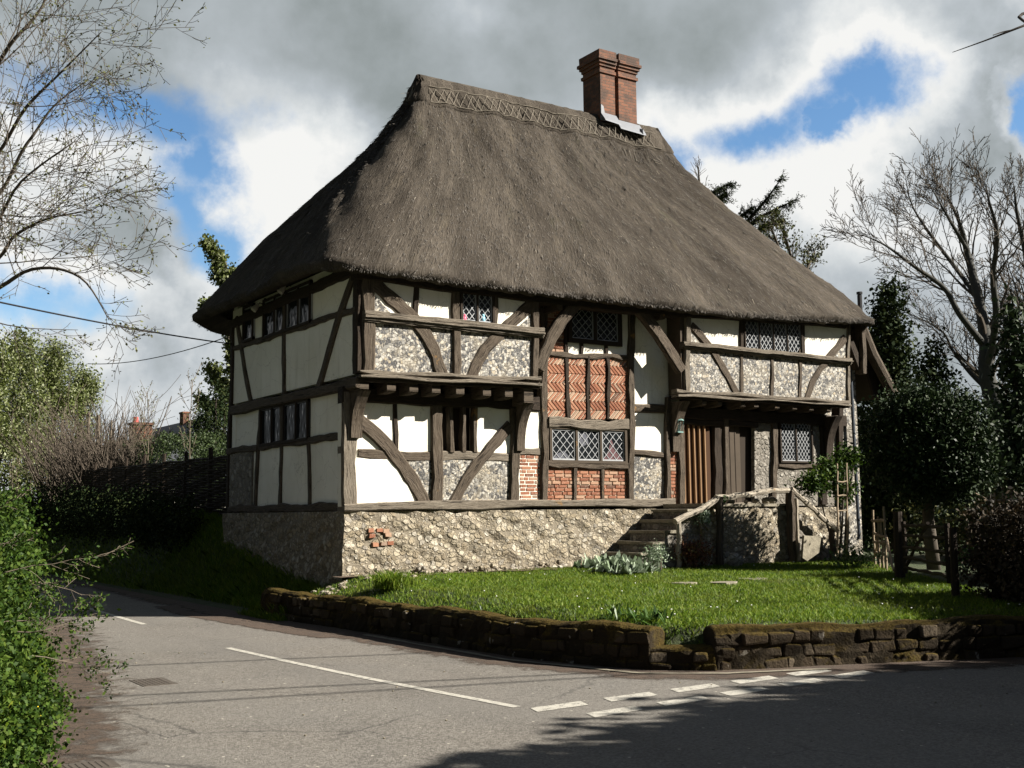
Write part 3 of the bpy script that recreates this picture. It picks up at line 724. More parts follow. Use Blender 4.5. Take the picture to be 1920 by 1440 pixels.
# ================= left bay, ground floor
panel('plaster_panel', 'R', [(640, 740), (829, 749), (829, 945), (640, 950)], PLASTER)
panel('plaster_panel', 'R', [(888, 752), (1016, 758), (1016, 945), (888, 944)], PLASTER)
panel('flint_panel', 'R', [(745, 856), (957, 856), (957, 943), (700, 943)], FLINT, -.008)
panel('plaster_panel', 'R', [(660, 858), (735, 858), (790, 944), (660, 946)], PLASTER, -.002)
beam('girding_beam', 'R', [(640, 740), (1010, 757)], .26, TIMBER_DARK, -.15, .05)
beam('corner_post', 'R', [(654, 735), (655, 950)], .26, TIMBER_GREY, -.15, .05)
beam('stud', 'R', [(742, 750), (742, 845)], .08, TIMBER_DARK, d1=.012)
beam('stud', 'R', [(819, 750), (818, 945)], .22, TIMBER, d1=.045)
beam('rail', 'R', [(672, 852), (812, 856)], .17, TIMBER, d1=.008)
beam('rail', 'R', [(828, 855), (958, 857)], .17, TIMBER_GREY, d1=.008)
beam('brace', 'R', [(668, 786), (718, 828), (755, 872), (780, 910), (796, 947)], .25, TIMBER, d1=.03)
beam('brace', 'R', [(957, 797), (922, 836), (884, 885), (850, 946)], .21, TIMBER, d1=.028)
beam('post', 'R', [(965, 750), (964, 945)], .2, TIMBER, d1=.05)
# unglazed window with mullions
for x in (846, 870): beam('mullion', 'R', [(x, 762), (x, 848)], .085, TIMBER, d1=.03)
beam('mullion', 'R', [(891, 762), (891, 848)], .09, TIMBER, d1=.03)
# ---- curved jetty brackets
def bracket(x, w_, ztop, zbot, mt=TIMBER, yfront=.02, side=0):
    mb = MB(); prof = []
    for i in range(9):
        t = i/8; z = ztop+(zbot-ztop)*t
        y = yfront+(J-.10-yfront)*(1-(1-t)**2.6)
        prof.append((y, z))
    vs = []
    for y, z in prof: vs += [(x-w_/2, y, z), (x+w_/2, y, z), (x+w_/2, J+.02, z), (x-w_/2, J+.02, z)]
    fs = [(0, 3, 2, 1)]; uv = [[(0, 0)]*4]
    for i in range(8):
        for k in range(4):
            a = i*4+k; b = i*4+(k+1) % 4; fs.append((a, b, b+4, a+4)); uv.append([(i*.1, k*.2), (i*.1, k*.2+.2), (i*.1+.1, k*.2+.2), (i*.1+.1, k*.2)])
    fs.append((32, 33, 34, 35)); uv.append([(0, 0)]*4)
    mb.add(vs, fs, uv); o = mb.build('jetty_bracket', mt, HOUSE); fix_normals(o)
bracket(.14, .2, 3.72, 2.95)
bracket(3.46, .17, 3.64, 2.80)
bracket(7.24, .2, 3.86, 2.86)
bracket(11.72, .2, 3.72, 2.70, TIMBER_DARK)
# ================= the recessed hall
panel('plaster_panel', 'R', [(970, 765), (1016, 765), (1016, 845), (970, 845)], PLASTER, -.006)
brick_px('brick_panel', 'R', 976, 851, 1014, 942)
beam('rail', 'R', [(973, 758), (1016, 760)], .14, TIMBER, d1=.01)
beam('rail', 'R', [(973, 845), (1016, 848)], .14, TIMBER_GREY, d1=.012)
panel('plaster_panel', 'R', [(1060, 560), (1182, 575), (1182, 668), (1060, 664)], PLASTER)
brick_px('brick_panel', 'R', 1012, 560, 1060, 660)
beam('post', 'R', [(1019, 565), (1020, 940)], .155, TIMBER, d1=.05)
beam('stud', 'R', [(1062, 580), (1062, 663)], .09, TIMBER_DARK, d1=.02)
for x in (1090, 1138): beam('stud', 'R', [(x, 640), (x, 666)], .085, TIMBER_DARK, d1=.01)
beam('rail', 'R', [(1024, 662), (1180, 672)], .10, TIMBER, d1=.03, wob=.02)
for a, b in ((1027, 1060), (1068, 1099), (1107, 1136), (1143, 1178)): brick_px('herringbone_panel', 'R', a, 667, b, 786, True)
for x in (1064, 1103, 1140): beam('stud', 'R', [(x-.5, 668), (x+.5, 786)], .095, TIMBER_DARK, d1=.015, wob=.016)
beam('post', 'R', [(1183, 590), (1182, 942)], .16, TIMBER, d1=.05)
beam('transom', 'R', [(1026, 793), (1176, 798)], .19, TIMBER_GREY, d1=.07, wob=.02)
hw_ = window_px('R', 1029, 801, 1174, 869, 3, lat=(.15, .21), d=-.008, frame=.055, cas=.03, dark=TIMBER)
for pts, mt_ in (([(1036, 862), (1072, 862), (1058, 845), (1046, 850)], CURTAIN), ([(1084, 815), (1100, 812), (1104, 832), (1090, 838)], CURTAIN), ([(1132, 862), (1166, 863), (1152, 838), (1146, 822), (1142, 842)], REDCLOTH)):
    c = [P2('R', *p) for p in pts]; n = len(c); mb = MB(); mb.add([W3('R', u, z, -.0065) for u, z in c]+[W3('R', u, z, -.0085) for u, z in c], [tuple(range(n)), tuple(range(2*n-1, n-1, -1))]+[(i, (i+1) % n, n+(i+1) % n, n+i) for i in range(n)])
    o = mb.build('curtain', mt_, hw_); fix_normals(o)
beam('rail', 'R', [(1026, 871), (1178, 874)], .13, TIMBER, d1=.04)
for a, b in ((1027, 1076), (1081, 1128), (1133, 1176)): brick_px('brick_panel', 'R', a, 877, b, 942)
for x in (1078.5, 1130.5): beam('stud', 'R', [(x, 876), (x, 942)], .085, TIMBER, d1=.02)
window_px('R', 1064, 566, 1164, 646, 2, lat=(.14, .18), d=-.008, frame=.085)
panel('plaster_panel', 'R', [(1188, 575), (1275, 590), (1275, 850), (1188, 850)], PLASTER)
panel('flint_panel', 'R', [(1188, 850), (1246, 852), (1246, 945), (1188, 943)], FLINT)
beam('rail', 'R', [(1188, 764), (1280, 771)], .17, TIMBER, d1=.02)
beam('rail', 'R', [(1188, 849), (1244, 852)], .12, TIMBER, d1=.02)
beam('post', 'R', [(1251, 745), (1250, 946)], .12, TIMBER, d1=.06)
brick_px('brick_panel', 'R', 1256, 800, 1270, 946)
# arched braces in the front plane carrying the flying wall plate
beam('arch_brace', 'F', [(1098, 552), (1062, 590), (1035, 632), (1012, 692)], .23, TIMBER, -.10, .03)
beam('arch_brace', 'F', [(1180, 560), (1212, 592), (1245, 640), (1279, 695)], .23, TIMBER, -.10, .03)
hbox('rafter_foot', [((x-.06, -.05, 5.42), (x+.06, J+.05, 5.52)) for x in (4.1,)], TIMBER)
hbox('rafter_foot', [((6.6-.06, -.05, 5.46), (6.6+.06, J+.05, 5.56))], TIMBER)
# ================= right bay, upper floor
panel('plaster_panel', 'F', [(1294, 590), (1590, 612), (1590, 745), (1294, 730)], PLASTER)
panel('flint_panel', 'F', [(1294, 650), (1586, 680), (1586, 752), (1294, 737)], FLINT, -.008)
panel('flint_panel', 'F', [(1296, 620), (1325, 655), (1296, 655)], FLINT, -.008)
panel('flint_panel', 'F', [(1586, 642), (1586, 676), (1552, 674)], FLINT, -.008)
beam('post', 'F', [(1289, 580), (1289, 738)], .15, TIMBER_GREY, -.3, .03)
beam('brace', 'F', [(1296, 610), (1330, 650), (1358, 692), (1384, 742)], .18, TIMBER, d1=.02)
beam('brace', 'F', [(1586, 634), (1552, 672), (1528, 710), (1512, 752)], .17, TIMBER, d1=.02)
for x in (1391, 1447, 1500): beam('stud', 'F', [(x, 655), (x, 750)], .11, TIMBER, d1=.015)
for x in (1391, 1505): beam('stud', 'F', [(x, 575), (x, 666)], .11, TIMBER_DARK, d1=.03)
beam('post', 'F', [(1591, 595), (1590, 756)], .10, TIMBER_GREY, -.3, .03)
window_px('F', 1394, 586, 1502, 662, 4, lat=(.125, .17), d=-.008, frame=.03, came=LEADCAME)
moulded_rail('F', (1277, 647), (1592, 679), .15)
jetty_plate([(1265, 739), (1430, 747), (1589, 758)], .14)
for px in (1321, 1350, 1393, 1418, 1457, 1490, 1521, 1554): joist(P2('F', px, 752)[0], .13, 3.93, .15)
# ================= right bay, ground floor
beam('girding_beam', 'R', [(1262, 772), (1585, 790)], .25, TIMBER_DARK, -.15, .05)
beam('door_post', 'R', [(1277, 785), (1276, 948)], .17, TIMBER, d1=.05)
mb = MB(); a = P2('R', 1284, 945); b = P2('R', 1338, 945)
mb.box((a[0], J+.06, 1.80), (b[0], J+.12, 3.62)); door = mb.build('plank_door', DOORWOOD, HOUSE)
mb = MB()
for k in range(5):
    x = a[0]+.03+(b[0]-a[0]-.2)*k/4
    mb.box((x-.014, J+.012, 1.83), (x+.014, J+.062, 3.56), jit=.003)
mb.build('door_fillet', FILLET, door)
beam('door_post', 'R', [(1349, 785), (1348, 945)], .26, TIMBER_DARK, d1=.0)
beam('door_post', 'R', [(1361, 785), (1360, 945)], .13, TIMBER, d1=.05)
beam('threshold', 'R', [(1275, 949), (1420, 947)], .10, TIMBER_GREY, d1=.10)
beam('door_head', 'R', [(1282, 790), (1420, 797)], .12, TIMBER_DARK, d1=.03)
mb = MB(); a = P2('R', 1367, 945); b = P2('R', 1396, 945)
mb.box((a[0], J+.08, 1.80), (b[0], J+.12, 3.58)); pd = mb.build('plank_door', TIMBER, HOUSE)
mb = MB(); c_ = P2('R', 1418, 945)
mb.box((b[0]+.01, J+.16, 1.80), (c_[0], J+.2, 3.58)); mb.build('plank_door', TIMBER_DARK, HOUSE)  # dark slab in the open half of the doorway, standing in for unlit interior
mb = MB()
for k in (1, 2): mb.box((a[0]+(b[0]-a[0])*k/3-.006, J+.072, 1.82), (a[0]+(b[0]-a[0])*k/3+.006, J+.081, 3.56))
mb.build('cover_strip', TIMBER_DARK, pd)
panel('stone_panel', 'R', [(1417, 785), (1600, 800), (1600, 948), (1417, 948)], GREYSTONE, -.03)
beam('stud', 'R', [(1453, 790), (1451, 948)], .17, TIMBER, d1=.03)
beam('rail', 'R', [(1460, 872), (1560, 876)], .11, TIMBER, d1=.02)
window_px('R', 1461, 788, 1522, 868, 2, lat=(.095, .14), d=-.008, frame=.04)
beam('post', 'R', [(1545, 785), (1545, 946)], .2, TIMBER_DARK, d1=.04)
# ================= gable end
panel('plaster_panel', 'G', [(.1, 4.0), (6.2, 4.0), (6.2, 6.0), (.1, 6.0)], PLASTER, inm=True)
panel('plaster_panel', 'L', [(J, 1.8), (5.2, 1.8), (5.2, 3.95), (J, 3.95)], PLASTER, inm=True)
panel('plaster_panel', 'L', [(5.2, 2.95), (6.2, 2.95), (6.2, 3.95), (5.2, 3.95)], PLASTER, inm=True)
panel('stone_panel', 'L', [(4.95, 1.6), (6.25, 1.6), (6.25, 2.95), (4.95, 2.95)], GREYSTONE, .02, inm=True)
beam('girding_beam', 'G', [(434, 770), (560, 742), (672, 717)], .18, TIMBER, -.15, .05)
beam('rail', 'G', [(439, 653), (668, 579)], .12, TIMBER, d1=.02)
beam('corner_post', 'G', [(437, 605), (433, 765)], .15, TIMBER_DARK, -.15, .03)
beam('corner_post', 'L', [(432, 770), (426, 955)], .15, TIMBER_DARK, -.15, .03)
beam('stud', 'G', [(532, 545), (532, 748)], .14, TIMBER, d1=.018)
beam('brace', 'G', [(443, 596), (455, 670), (472, 760)], .13, TIMBER, d1=.03)
beam('brace', 'G', [(665, 508), (648, 560), (625, 630), (596, 730)], .17, TIMBER, d1=.03)
beam('stud', 'G', [(495, 560), (496, 632)], .07, TIMBER_DARK, d1=.012)
beam('stud', 'G', [(583, 530), (583, 608)], .07, TIMBER_DARK, d1=.012)
beam('wall_plate', 'G', [(0, 5.78), (6.2, 5.72)], .2, TIMBER_DARK, -.2, .04, px=False)
window_px('G', 497, 545, 582, 622, 4, lat=(.12, .15), d=-.008, frame=.05)
window_px('G', 459, 572, 475, 640, 1, lat=(.1, .12), d=-.008, frame=.05)
beam('stud', 'L', [(489, 758), (478, 952)], .12, TIMBER, d1=.025)
beam('stud', 'L', [(528, 750), (525, 954)], .12, TIMBER, d1=.018)
beam('stud', 'L', [(577, 738), (580, 952)], .12, TIMBER, d1=.018)
beam('stud', 'L', [(642, 725), (641, 952)], .12, TIMBER_DARK, d1=.02)
beam('rail', 'L', [(485, 838), (640, 818)], .13, TIMBER, d1=.03)
beam('rail', 'L', [(428, 847), (485, 839)], .13, TIMBER, d1=.05)
window_px('L', 491, 756, 578, 832, 4, lat=(.3, .8), d=-.008, frame=.045, came=IRON)
# ================= outshot at the right hand end
mb = MB(); mb.box((12.02, .62, .5), (13.0, 5.9, 4.9)); mb.build('outshot_wall', FLINT, HOUSE)
beam('corner_post', 'F', [(1603, 600), (1604, 800), (1606, 950)], .17, TIMBER_DARK, -.62, -.40)
beam('outshot_post', 'F', [(1624, 600), (1625, 700)], .16, TIMBER, -.25, -.05)
beam('corner_brace', 'F', [(1605, 640), (1622, 690)], .2, TIMBER_DARK, -.3, -.12)
mb = MB()   # steep lean-to roof, its verge seen end on
P_ = [on_axis(*q, 1, .25) for q in ((1614, 612), (1682, 742), (1690, 790))]
ya, yb = .25, 5.9
prof = [(P_[0][0]-.1, P_[0][2]+.15), (P_[0][0]+.06, P_[0][2]+.05), (P_[1][0]+.06, P_[1][2]+.0), (P_[1][0]-.08, P_[1][2]-.08), (P_[0][0]-.1, P_[0][2]-.15)]
for yy in (.25, 3.0, 5.8): mb.tube([(P_[0][0]-.05, yy, P_[0][2]+.12), (P_[0][0]+.35, yy+.01, P_[0][2]-.62), (P_[1][0]-.10, yy, P_[1][2]-.02), (P_[1][0]+.0, yy, P_[1][2]-.3)], [.12, .135, .13, .13], 9)
x0_, z0_, x1_, z1_ = P_[0][0]+.02, P_[0][2]-.02, P_[1][0]-.1, P_[1][2]-.05
mb.hexa([(x0_, .3, z0_), (x1_, .3, z1_), (x1_, 5.8, z1_), (x0_, 5.8, z0_), (x0_+.05, .3, z0_+.03), (x1_+.05, .3, z1_+.03), (x1_+.05, 5.8, z1_+.03), (x0_+.05, 5.8, z0_+.03)])
o = mb.build('outshot_roof', TIMBER, HOUSE); fix_normals(o)
mb = MB(); q = [on_axis(*p, 1, .45) for p in ((1606, 625), (1620, 640), (1672, 745), (1640, 745))]
mb.add([tuple(p) for p in q]+[(p[0], p[1]+.06, p[2]) for p in q], [(0, 1, 2, 3), (7, 6, 5, 4), (0, 4, 5, 1), (1, 5, 6, 2), (2, 6, 7, 3), (3, 7, 4, 0)])
o = mb.build('outshot_boarding', TIMBER_DARK, HOUSE); fix_normals(o)
mb = MB(); e = on_axis(1606, 715, 1, .2); mb.tube([(e[0], .36, 4.9), (e[0]+.02, .36, 3.2), (e[0]+.05, .36, 1.0)], .036, 8); mb.build('downpipe', DOWNPIPE, HOUSE)
# ================= thatched roof
T_ = [0, .15, .35, .56, .74, .88, 1]; G_ = [0, .14, .35, .605, .80, .93, 1]
X0, X1, Y0, Y1 = -.68, 13.08, -.37, 7.45; RX0, RX1, RY = 2.80, 9.25, 3.1; ZR = 10.62
def gsm(t): 
    return .25*np.interp(t-.06, T_, G_)+.5*np.interp(t, T_, G_)+.25*np.interp(t+.06, T_, G_)+(0 if t > .06 else 0)
def zeave(x, y):
    f = .20*max(0, (x-8.0)/4.6)**1.4+.10*math.exp(-abs(x+.6)/.9)
    gl = .12*max(0, 1-abs(x+.6)/1.2)
    return 5.625+f+gl*min(1, max(0, y/1.0))
def ring(t, inset=0.0, n_f=110, n_s=70, n_c=9):
    g = float(np.clip(gsm(t), 0, 1)) if 0 < t < 1 else (0.0 if t <= 0 else 1.0)
    x0 = X0+(RX0-X0)*g+inset; x1 = X1+(RX1-X1)*g-inset; y0 = Y0+(RY-.10-Y0)*g+inset; y1 = Y1+(RY+.10-Y1)*g-inset
    r = min((y1-y0)/2*.98, (.75*(1-t)+.35*math.sin(math.pi*t)+.05)); P = []
    def side(ax, ay, bx, by, n):
        for i in range(n): f = i/n; P.append((ax+(bx-ax)*f, ay+(by-ay)*f))
    def arc(cx, cy, a0, n):
        for i in range(n): a = a0+math.pi/2*i/n; P.append((cx+r*math.cos(a), cy+r*math.sin(a)))
    side(x0+r, y0, x1-r, y0, n_f); arc(x1-r, y0+r, -math.pi/2, n_c); side(x1, y0+r, x1, y1-r, n_s); arc(x1-r, y1-r, 0, n_c)
    side(x1-r, y1, x0+r, y1, n_f); arc(x0+r, y1-r, math.pi/2, n_c); side(x0, y1-r, x0, y0+r, n_s); arc(x0+r, y0+r, math.pi, n_c)
    return P
e0 = ring(0); NR = len(e0)
per = np.concatenate([[0], np.cumsum([math.dist(e0[i], e0[(i+1) % NR]) for i in range(NR)])])
def wave(i, t):
    u = per[i]; return .030*math.sin(u*1.3+4*t)+.022*math.sin(u*3.1-9*t)+.016*math.sin(u*6.3+23*t)
mb = MB(); rings = []
NT_ = 44
for k in range(NT_+1):
    t = k/NT_; rr = ring(t); row = []
    for i, (x, y) in enumerate(rr):
        ze = zeave(*e0[i]); z = ze+.10+(ZR-ze-.10)*t
        a = wave(i, t)*(1 if t < .97 else 0)+random.uniform(-.012, .012)
        cx, cy = (min(max(x, RX0), RX1), RY); dx, dy = x-cx, y-cy; L = math.hypot(dx, dy)+1e-6
        row.append((x+dx/L*a, y+dy/L*a, z+a*.6))
    rings.append(row)
low = [[], [], []]
for i in range(NR):
    ze = zeave(*e0[i]); j = random.uniform(-.02, .02)
    for q, (ins, dz) in enumerate(((.02, .02), (.12, -.045), (.62, .16))):
        x, y = ring(0, ins)[i] if False else e0[i]
        cx, cy = (min(max(x, 1.5), 10.5), min(max(y, 1.5), 5)); dx, dy = cx-x, cy-y; L = math.hypot(dx, dy)
        low[q].append((x+dx/L*ins, y+dy/L*ins, ze+dz+j*(q < 2)))
allr = [low[2], low[1], low[0]]+rings; nr = len(allr)
vs = [p for row in allr for p in row]; fs = []; uvs = []
vv = [-.8, -.15, -.06]+[math.sqrt((ZR-5.7)**2+3.6**2)*k/NT_ for k in range(NT_+1)]
for r in range(nr-1):
    for i in range(NR):
        i2 = (i+1) % NR; fs.append((r*NR+i, r*NR+i2, (r+1)*NR+i2, (r+1)*NR+i)); u0, u1 = per[i], per[i+1]
        uvs.append([(u0, vv[r]), (u1, vv[r]), (u1, vv[r+1]), (u0, vv[r+1])])
mb.add(vs, fs, uvs)
roof = mb.build('thatched_roof', THATCH, HOUSE, smooth=True)
# loose straw ends over the coat and a fringe along the eaves: the roof's own surface
A = np.array(rings); n = 62000
ti = RNG.beta(1.0, 1.15, n)*.97*NT_; ii = RNG.integers(0, NR, n); k0 = ti.astype(int); fr = (ti-k0)[:, None]
Pp = A[k0, ii]*(1-fr)+A[np.minimum(k0+1, NT_), ii]*fr
Q = A[k0, (ii+1) % NR]; Pp += (Q-A[k0, ii])*RNG.random((n, 1))
dn = A[k0, ii]-A[np.minimum(k0+1, NT_), ii]; dn /= np.linalg.norm(dn, axis=1, keepdims=True)
al = Q-A[k0, ii]; al /= np.linalg.norm(al, axis=1, keepdims=True)+1e-9; nm = np.cross(al, -dn)
L = RNG.uniform(.05, .15, (n, 1)); wd_ = RNG.uniform(.004, .010, (n, 1)); d2 = dn+al*RNG.normal(0, .28, (n, 1))+nm*RNG.uniform(.0, .22, (n, 1))
V1 = np.stack([Pp-al*wd_-nm*.01, Pp+al*wd_-nm*.01, Pp+d2*L+al*wd_*.4, Pp+d2*L-al*wd_*.4], 1)
n2 = 7000; ii = RNG.integers(0, NR, n2); E0 = np.array(low[0]); E1 = np.roll(E0, -1, axis=0); f = RNG.random((n2, 1)); Pp = E0[ii]*(1-f)+E1[ii]*f
al = E1[ii]-E0[ii]; al /= np.linalg.norm(al, axis=1, keepdims=True); out = np.stack([al[:, 1], -al[:, 0], 0*al[:, 0]], 1)
dd = out*RNG.uniform(.2, .9, (n2, 1))+np.array([0, 0, -1.0])*RNG.uniform(.3, 1, (n2, 1))+al*RNG.normal(0, .2, (n2, 1)); Pp = Pp+np.array([0, 0, 1])*RNG.uniform(-.03, .09, (n2, 1))
V2 = np.stack([Pp-al*.006, Pp+al*.006, Pp+dd*.042+al*.002, Pp+dd*.042-al*.002], 1)
quads_obj('straw_ends', np.concatenate([V1, V2]), STRAW, roof)['kind'] = 'stuff'
# ridge block with rod pattern
def roofpt(i, t, off):
    k = min(int(t*NT_), NT_-1); f = t*NT_-k
    a, b = A[k, i]*(1-f)+A[k+1, i]*f, A[k, (i+1) % NR]*(1-f)+A[k+1, (i+1) % NR]*f
    dn = A[k, i]-A[k+1, i]; al = b-a; nm_ = np.cross(al, -dn); nm_ /= np.linalg.norm(nm_)+1e-9
    return a+nm_*off
mb = MB(); ts = [.880, .884, .91, .94, .97, .99]; offs = [.0, .035, .04, .04, .045, .05]; rows = []
for t, of in zip(ts, offs): rows.append([tuple(roofpt(i, t, of)+np.array([0, 0, random.uniform(-.008, .008)])) for i in range(NR)])
topz = 10.74
rows.append([(min(max(p[0], RX0-.02), RX1+.05), RY+(p[1]-RY)*.3, topz+.02*math.sin(i*.9)) for i, p in enumerate(rows[-1])])
vs = [p for r in rows for p in r]; fs = []; uvs = []
for r in range(len(rows)-1):
    for i in range(NR):
        i2 = (i+1) % NR; fs.append((r*NR+i, r*NR+i2, (r+1)*NR+i2, (r+1)*NR+i)); uvs.append([(per[i], r*.2), (per[i+1], r*.2), (per[i+1], r*.2+.2), (per[i], r*.2+.2)])
fs.append(tuple((len(rows)-1)*NR+i for i in range(NR))); uvs.append([(0, 0)]*NR)
mb.add(vs, fs, uvs); mb.build('ridge_cap', RIDGE, roof, smooth=True)
# ledgers and crossed rods of split hazel
mb = MB()
fr_i = list(range(2, 108)); lf_i = list(range(NR-9-70, NR-9))
for t in (.893, .975):
    for seg in (fr_i, lf_i):
        for a in range(0, len(seg)-8, 8): mb.tube([roofpt(seg[min(a+k, len(seg)-1)], t+random.uniform(-.003, .003), .050) for k in range(0, 10, 3)], .010, 4)
step = 3.0
for seg in (fr_i, lf_i):
    p = 0
    while p+step < len(seg)-1:
        i0, i1 = seg[int(p)], seg[int(p+step)]
        for (a, b) in ((i0, i1), (i1, i0)):
            p0 = roofpt(a, .897, .048); p1 = roofpt(b, .965, .055); mb.tube([p0, (p0+p1)/2+np.array([0, -.012, .012]), p1], .007, 4)
        p += step
mb.build('ridge_rods', HAZELROD, roof)
# hessian-like dark patch below the chimney: a short apron of rods
mb = MB()
for k in range(5):
    i0 = 84+k*3
    for (a, b) in ((i0, i0+2),): p0 = roofpt(a, .80, .02); p1 = roofpt(b, .86, .03); mb.tube([p0, p1], .009, 4)
mb.build('apron_rods', HAZELROD, roof)
# ---- chimney
mb = MB()
cx0, cx1, cy0, cy1 = 7.30, 8.36, 2.70, 3.36
sh = [((7.30, 2.70), (7.72, 3.36)), ((7.83, 2.70), (8.36, 3.36))]
for (a, b) in sh: mb.box((a[0], a[1], 10.2), (b[0], b[1], 11.62))
mb.box((7.71, 3.06, 10.2), (7.84, 3.34, 11.75))
for (a, b) in sh:
    for z0, z1, e in ((11.622, 11.69, .035), (11.692, 11.78, .0), (11.782, 11.85, .03), (11.852, 11.92, .065), (11.922, 11.99, .10), (11.992, 12.16, .06)):
        mb.box((a[0]-(e if a[0]<7.5 else min(e,.02)), a[1]-e, z0), (b[0]+(e if a[0]>7.5 else min(e, .02)), b[1]+e, z1), jit=.004)
mb.v = [(x+.165, y+.22, z+.10) for x, y, z in mb.v]; chim = mb.build('chimney', CHIMBRICK, roof)
mb = MB()
for i, (a, b, za, zb) in enumerate(((7.28, 7.74, 10.72, 10.56), (7.72, 8.44, 10.62, 10.44))):
    mb.hexa([(a, 2.50, zb-.02), (b, 2.50, zb-.06), (b, 2.69, za-.02), (a, 2.69, za), (a, 2.52, zb+.02), (b, 2.52, zb-.02), (b, 2.695, za+.06), (a, 2.695, za+.08)])
mb.hexa([(8.37, 2.50, 10.42), (8.50, 2.55, 10.40), (8.50, 3.4, 10.7), (8.37, 3.4, 10.8), (8.37, 2.50, 10.52), (8.50, 2.55, 10.44), (8.50, 3.4, 10.78), (8.37, 3.4, 10.9)])
mb.hexa([(7.28, 2.66, 10.6), (7.42, 2.66, 10.6), (7.42, 2.695, 10.6), (7.28, 2.695, 10.6), (7.28, 2.66, 10.97), (7.35, 2.66, 10.93), (7.35, 2.695, 10.93), (7.28, 2.695, 10.97)])
mb.v = [(x+.165, y+.22, z-.02) for x, y, z in mb.v]; o = mb.build('flashing', LEADFLASH, roof); fix_normals(o)
# toys behind the panes of the left upper window
def lump(mb, c, r, n=7):
    c = np.array(c); vs = [tuple(c+np.array([0, 0, r[2]]))]
    for i in range(1, n):
        a = math.pi*i/n
        for k in range(n+2): b = 2*math.pi*k/(n+2); vs.append(tuple(c+np.array([r[0]*math.sin(a)*math.cos(b), r[1]*math.sin(a)*math.sin(b), r[2]*math.cos(a)])*random.uniform(.93, 1.07)))
    vs.append(tuple(c-np.array([0, 0, r[2]]))); m_ = n+2; fs = [(0, 1+k, 1+(k+1) % m_) for k in range(m_)]
    for i in range(n-2):
        for k in range(m_): fs.append((1+i*m_+k, 1+(i+1)*m_+k, 1+(i+1)*m_+(k+1) % m_, 1+i*m_+(k+1) % m_))
    e = 1+(n-2)*m_; fs += [(e+k, len(vs)-1, e+(k+1) % m_) for k in range(m_)]; mb.add(vs, fs)
for (x, mt, nm_, lab) in ((871, PINK, 'toy', 'small round pink toy on the upper left window sill'), (906, BLUETOY, 'toy', 'small round pale blue toy on the upper left window sill')):
    p = on_axis(x, 598, 1, .012); mb = MB(); lump(mb, (p[0], .012, p[2]), (.045, .03, .055)); lump(mb, (p[0], .012, p[2]+.06), (.03, .025, .03))
    tag(mb.build(nm_, mt, smooth=True), lab, 'toy', 'toys behind the upper left window')
# curtains hanging behind / against the hall window lights (gathered at the sides)
# ---- wall lantern by the door, floodlights under the gable eave
p = on_axis(1272, 800, 1, J-.12)
ln = thing('wall_lantern', 'verdigris glass wall lantern beside the plank door under the jetty', 'lantern', tuple(p))
mb = MB(); c = np.array(p)
for sx_ in (-1, 1):
    for sy_ in (-1, 1): mb.tube([c+np.array([sx_*.055, sy_*.055, -.10]), c+np.array([sx_*.075, sy_*.075, .12])], .008, 4)
mb.box(c+np.array([-.07, -.07, -.125]), c+np.array([.07, .07, -.10])); mb.build('lantern_frame', COPPER, ln)
mb = MB(); mb.tube([c+np.array([0, 0, .12]), c+np.array([0, 0, .14]), c+np.array([0, 0, .20]), c+np.array([0, 0, .22])], [.115, .11, .045, .02], 8); mb.build('lantern_roof', COPPER, ln)
mb = MB(); mb.tube([c+np.array([0, 0, -.1]), c+np.array([0, 0, .12])], [.06, .082], 4); mb.build('lantern_glass', LAMPGLASS, ln)
mb = MB(); mb.tube([c+np.array([0, .13, .1]), c+np.array([0, .10, .25]), c+np.array([0, .0, .24])], .012, 5); mb.build('lantern_bracket', COPPER, ln)
for (x, y, lab) in ((534, 541, 'small pale floodlight hanging above the gable windows'), (484, 575, 'small pale floodlight beside the narrow gable window')):
    p = on_axis(x, y, 0, -.10); c = np.array(p); t = thing('floodlight', lab, 'floodlight', tuple(p), 'floodlights under the gable eave')
    mb = MB(); mb.tube([c+np.array([-.10, 0, -.08]), c+np.array([-.06, 0, -.03]), c+np.array([.0, 0, .05])], [.065, .06, .03], 10); mb.build('lamp_head', LAMPGREY, t)
    mb = MB(); mb.tube([c+np.array([.12, 0, .06]), c+np.array([.03, 0, .08]), c+np.array([-.02, 0, .02])], .012, 5); mb.build('lamp_arm', IRON, t)
# ================================================================== GROUND, ROADS, WALLS
WALL_L = [(-1.15, 1.3), (-.98, -.9), (-.86, -3.2), (-.72, -6.0), (-.24, -7.62)]
WALL_G = [(-.24, -7.62), (.28, -8.08)]
WALL_R = [(.28, -8.08), (1.85, -8.62), (3.85, -9.36), (7.0, -10.5)]
GARDEN = [(-.75, 80)]+WALL_L[0:1]+WALL_L[1:]+WALL_R+[(60, -29), (400, -150), (400, 400), (-.75, 400)]
ROAD = [(-4.6, 70), (-4.3, 10), (-4.55, 1.3), (-5.4, -3.3), (-5.9, -5.5), (-6.4, -7.8), (-7.2, -10), (-9, -11.5), (-14, -12), (-60, -8), (-60, -27), (1, -27), (1.2, -15.6), (6, -15.2), (60, -38),
        (60, -29.2), (7.0, -10.7), (3.8, -9.55), (1.8, -8.80), (.2, -8.25), (-.42, -7.72), (-.92, -6), (-1.16, -1), (-1.35, 1.3), (-1.1, 10), (-.9, 70)]
def inpoly(P, poly):
    x, y = P[..., 0], P[..., 1]; c = np.zeros(x.shape, bool); n = len(poly)
    for i in range(n):
        x1, y1 = poly[i]; x2, y2 = poly[(i+1) % n]
        if y1 == y2: continue
        c ^= ((y1 > y) != (y2 > y)) & (x < (x2-x1)*(y-y1)/(y2-y1)+x1)
    return c
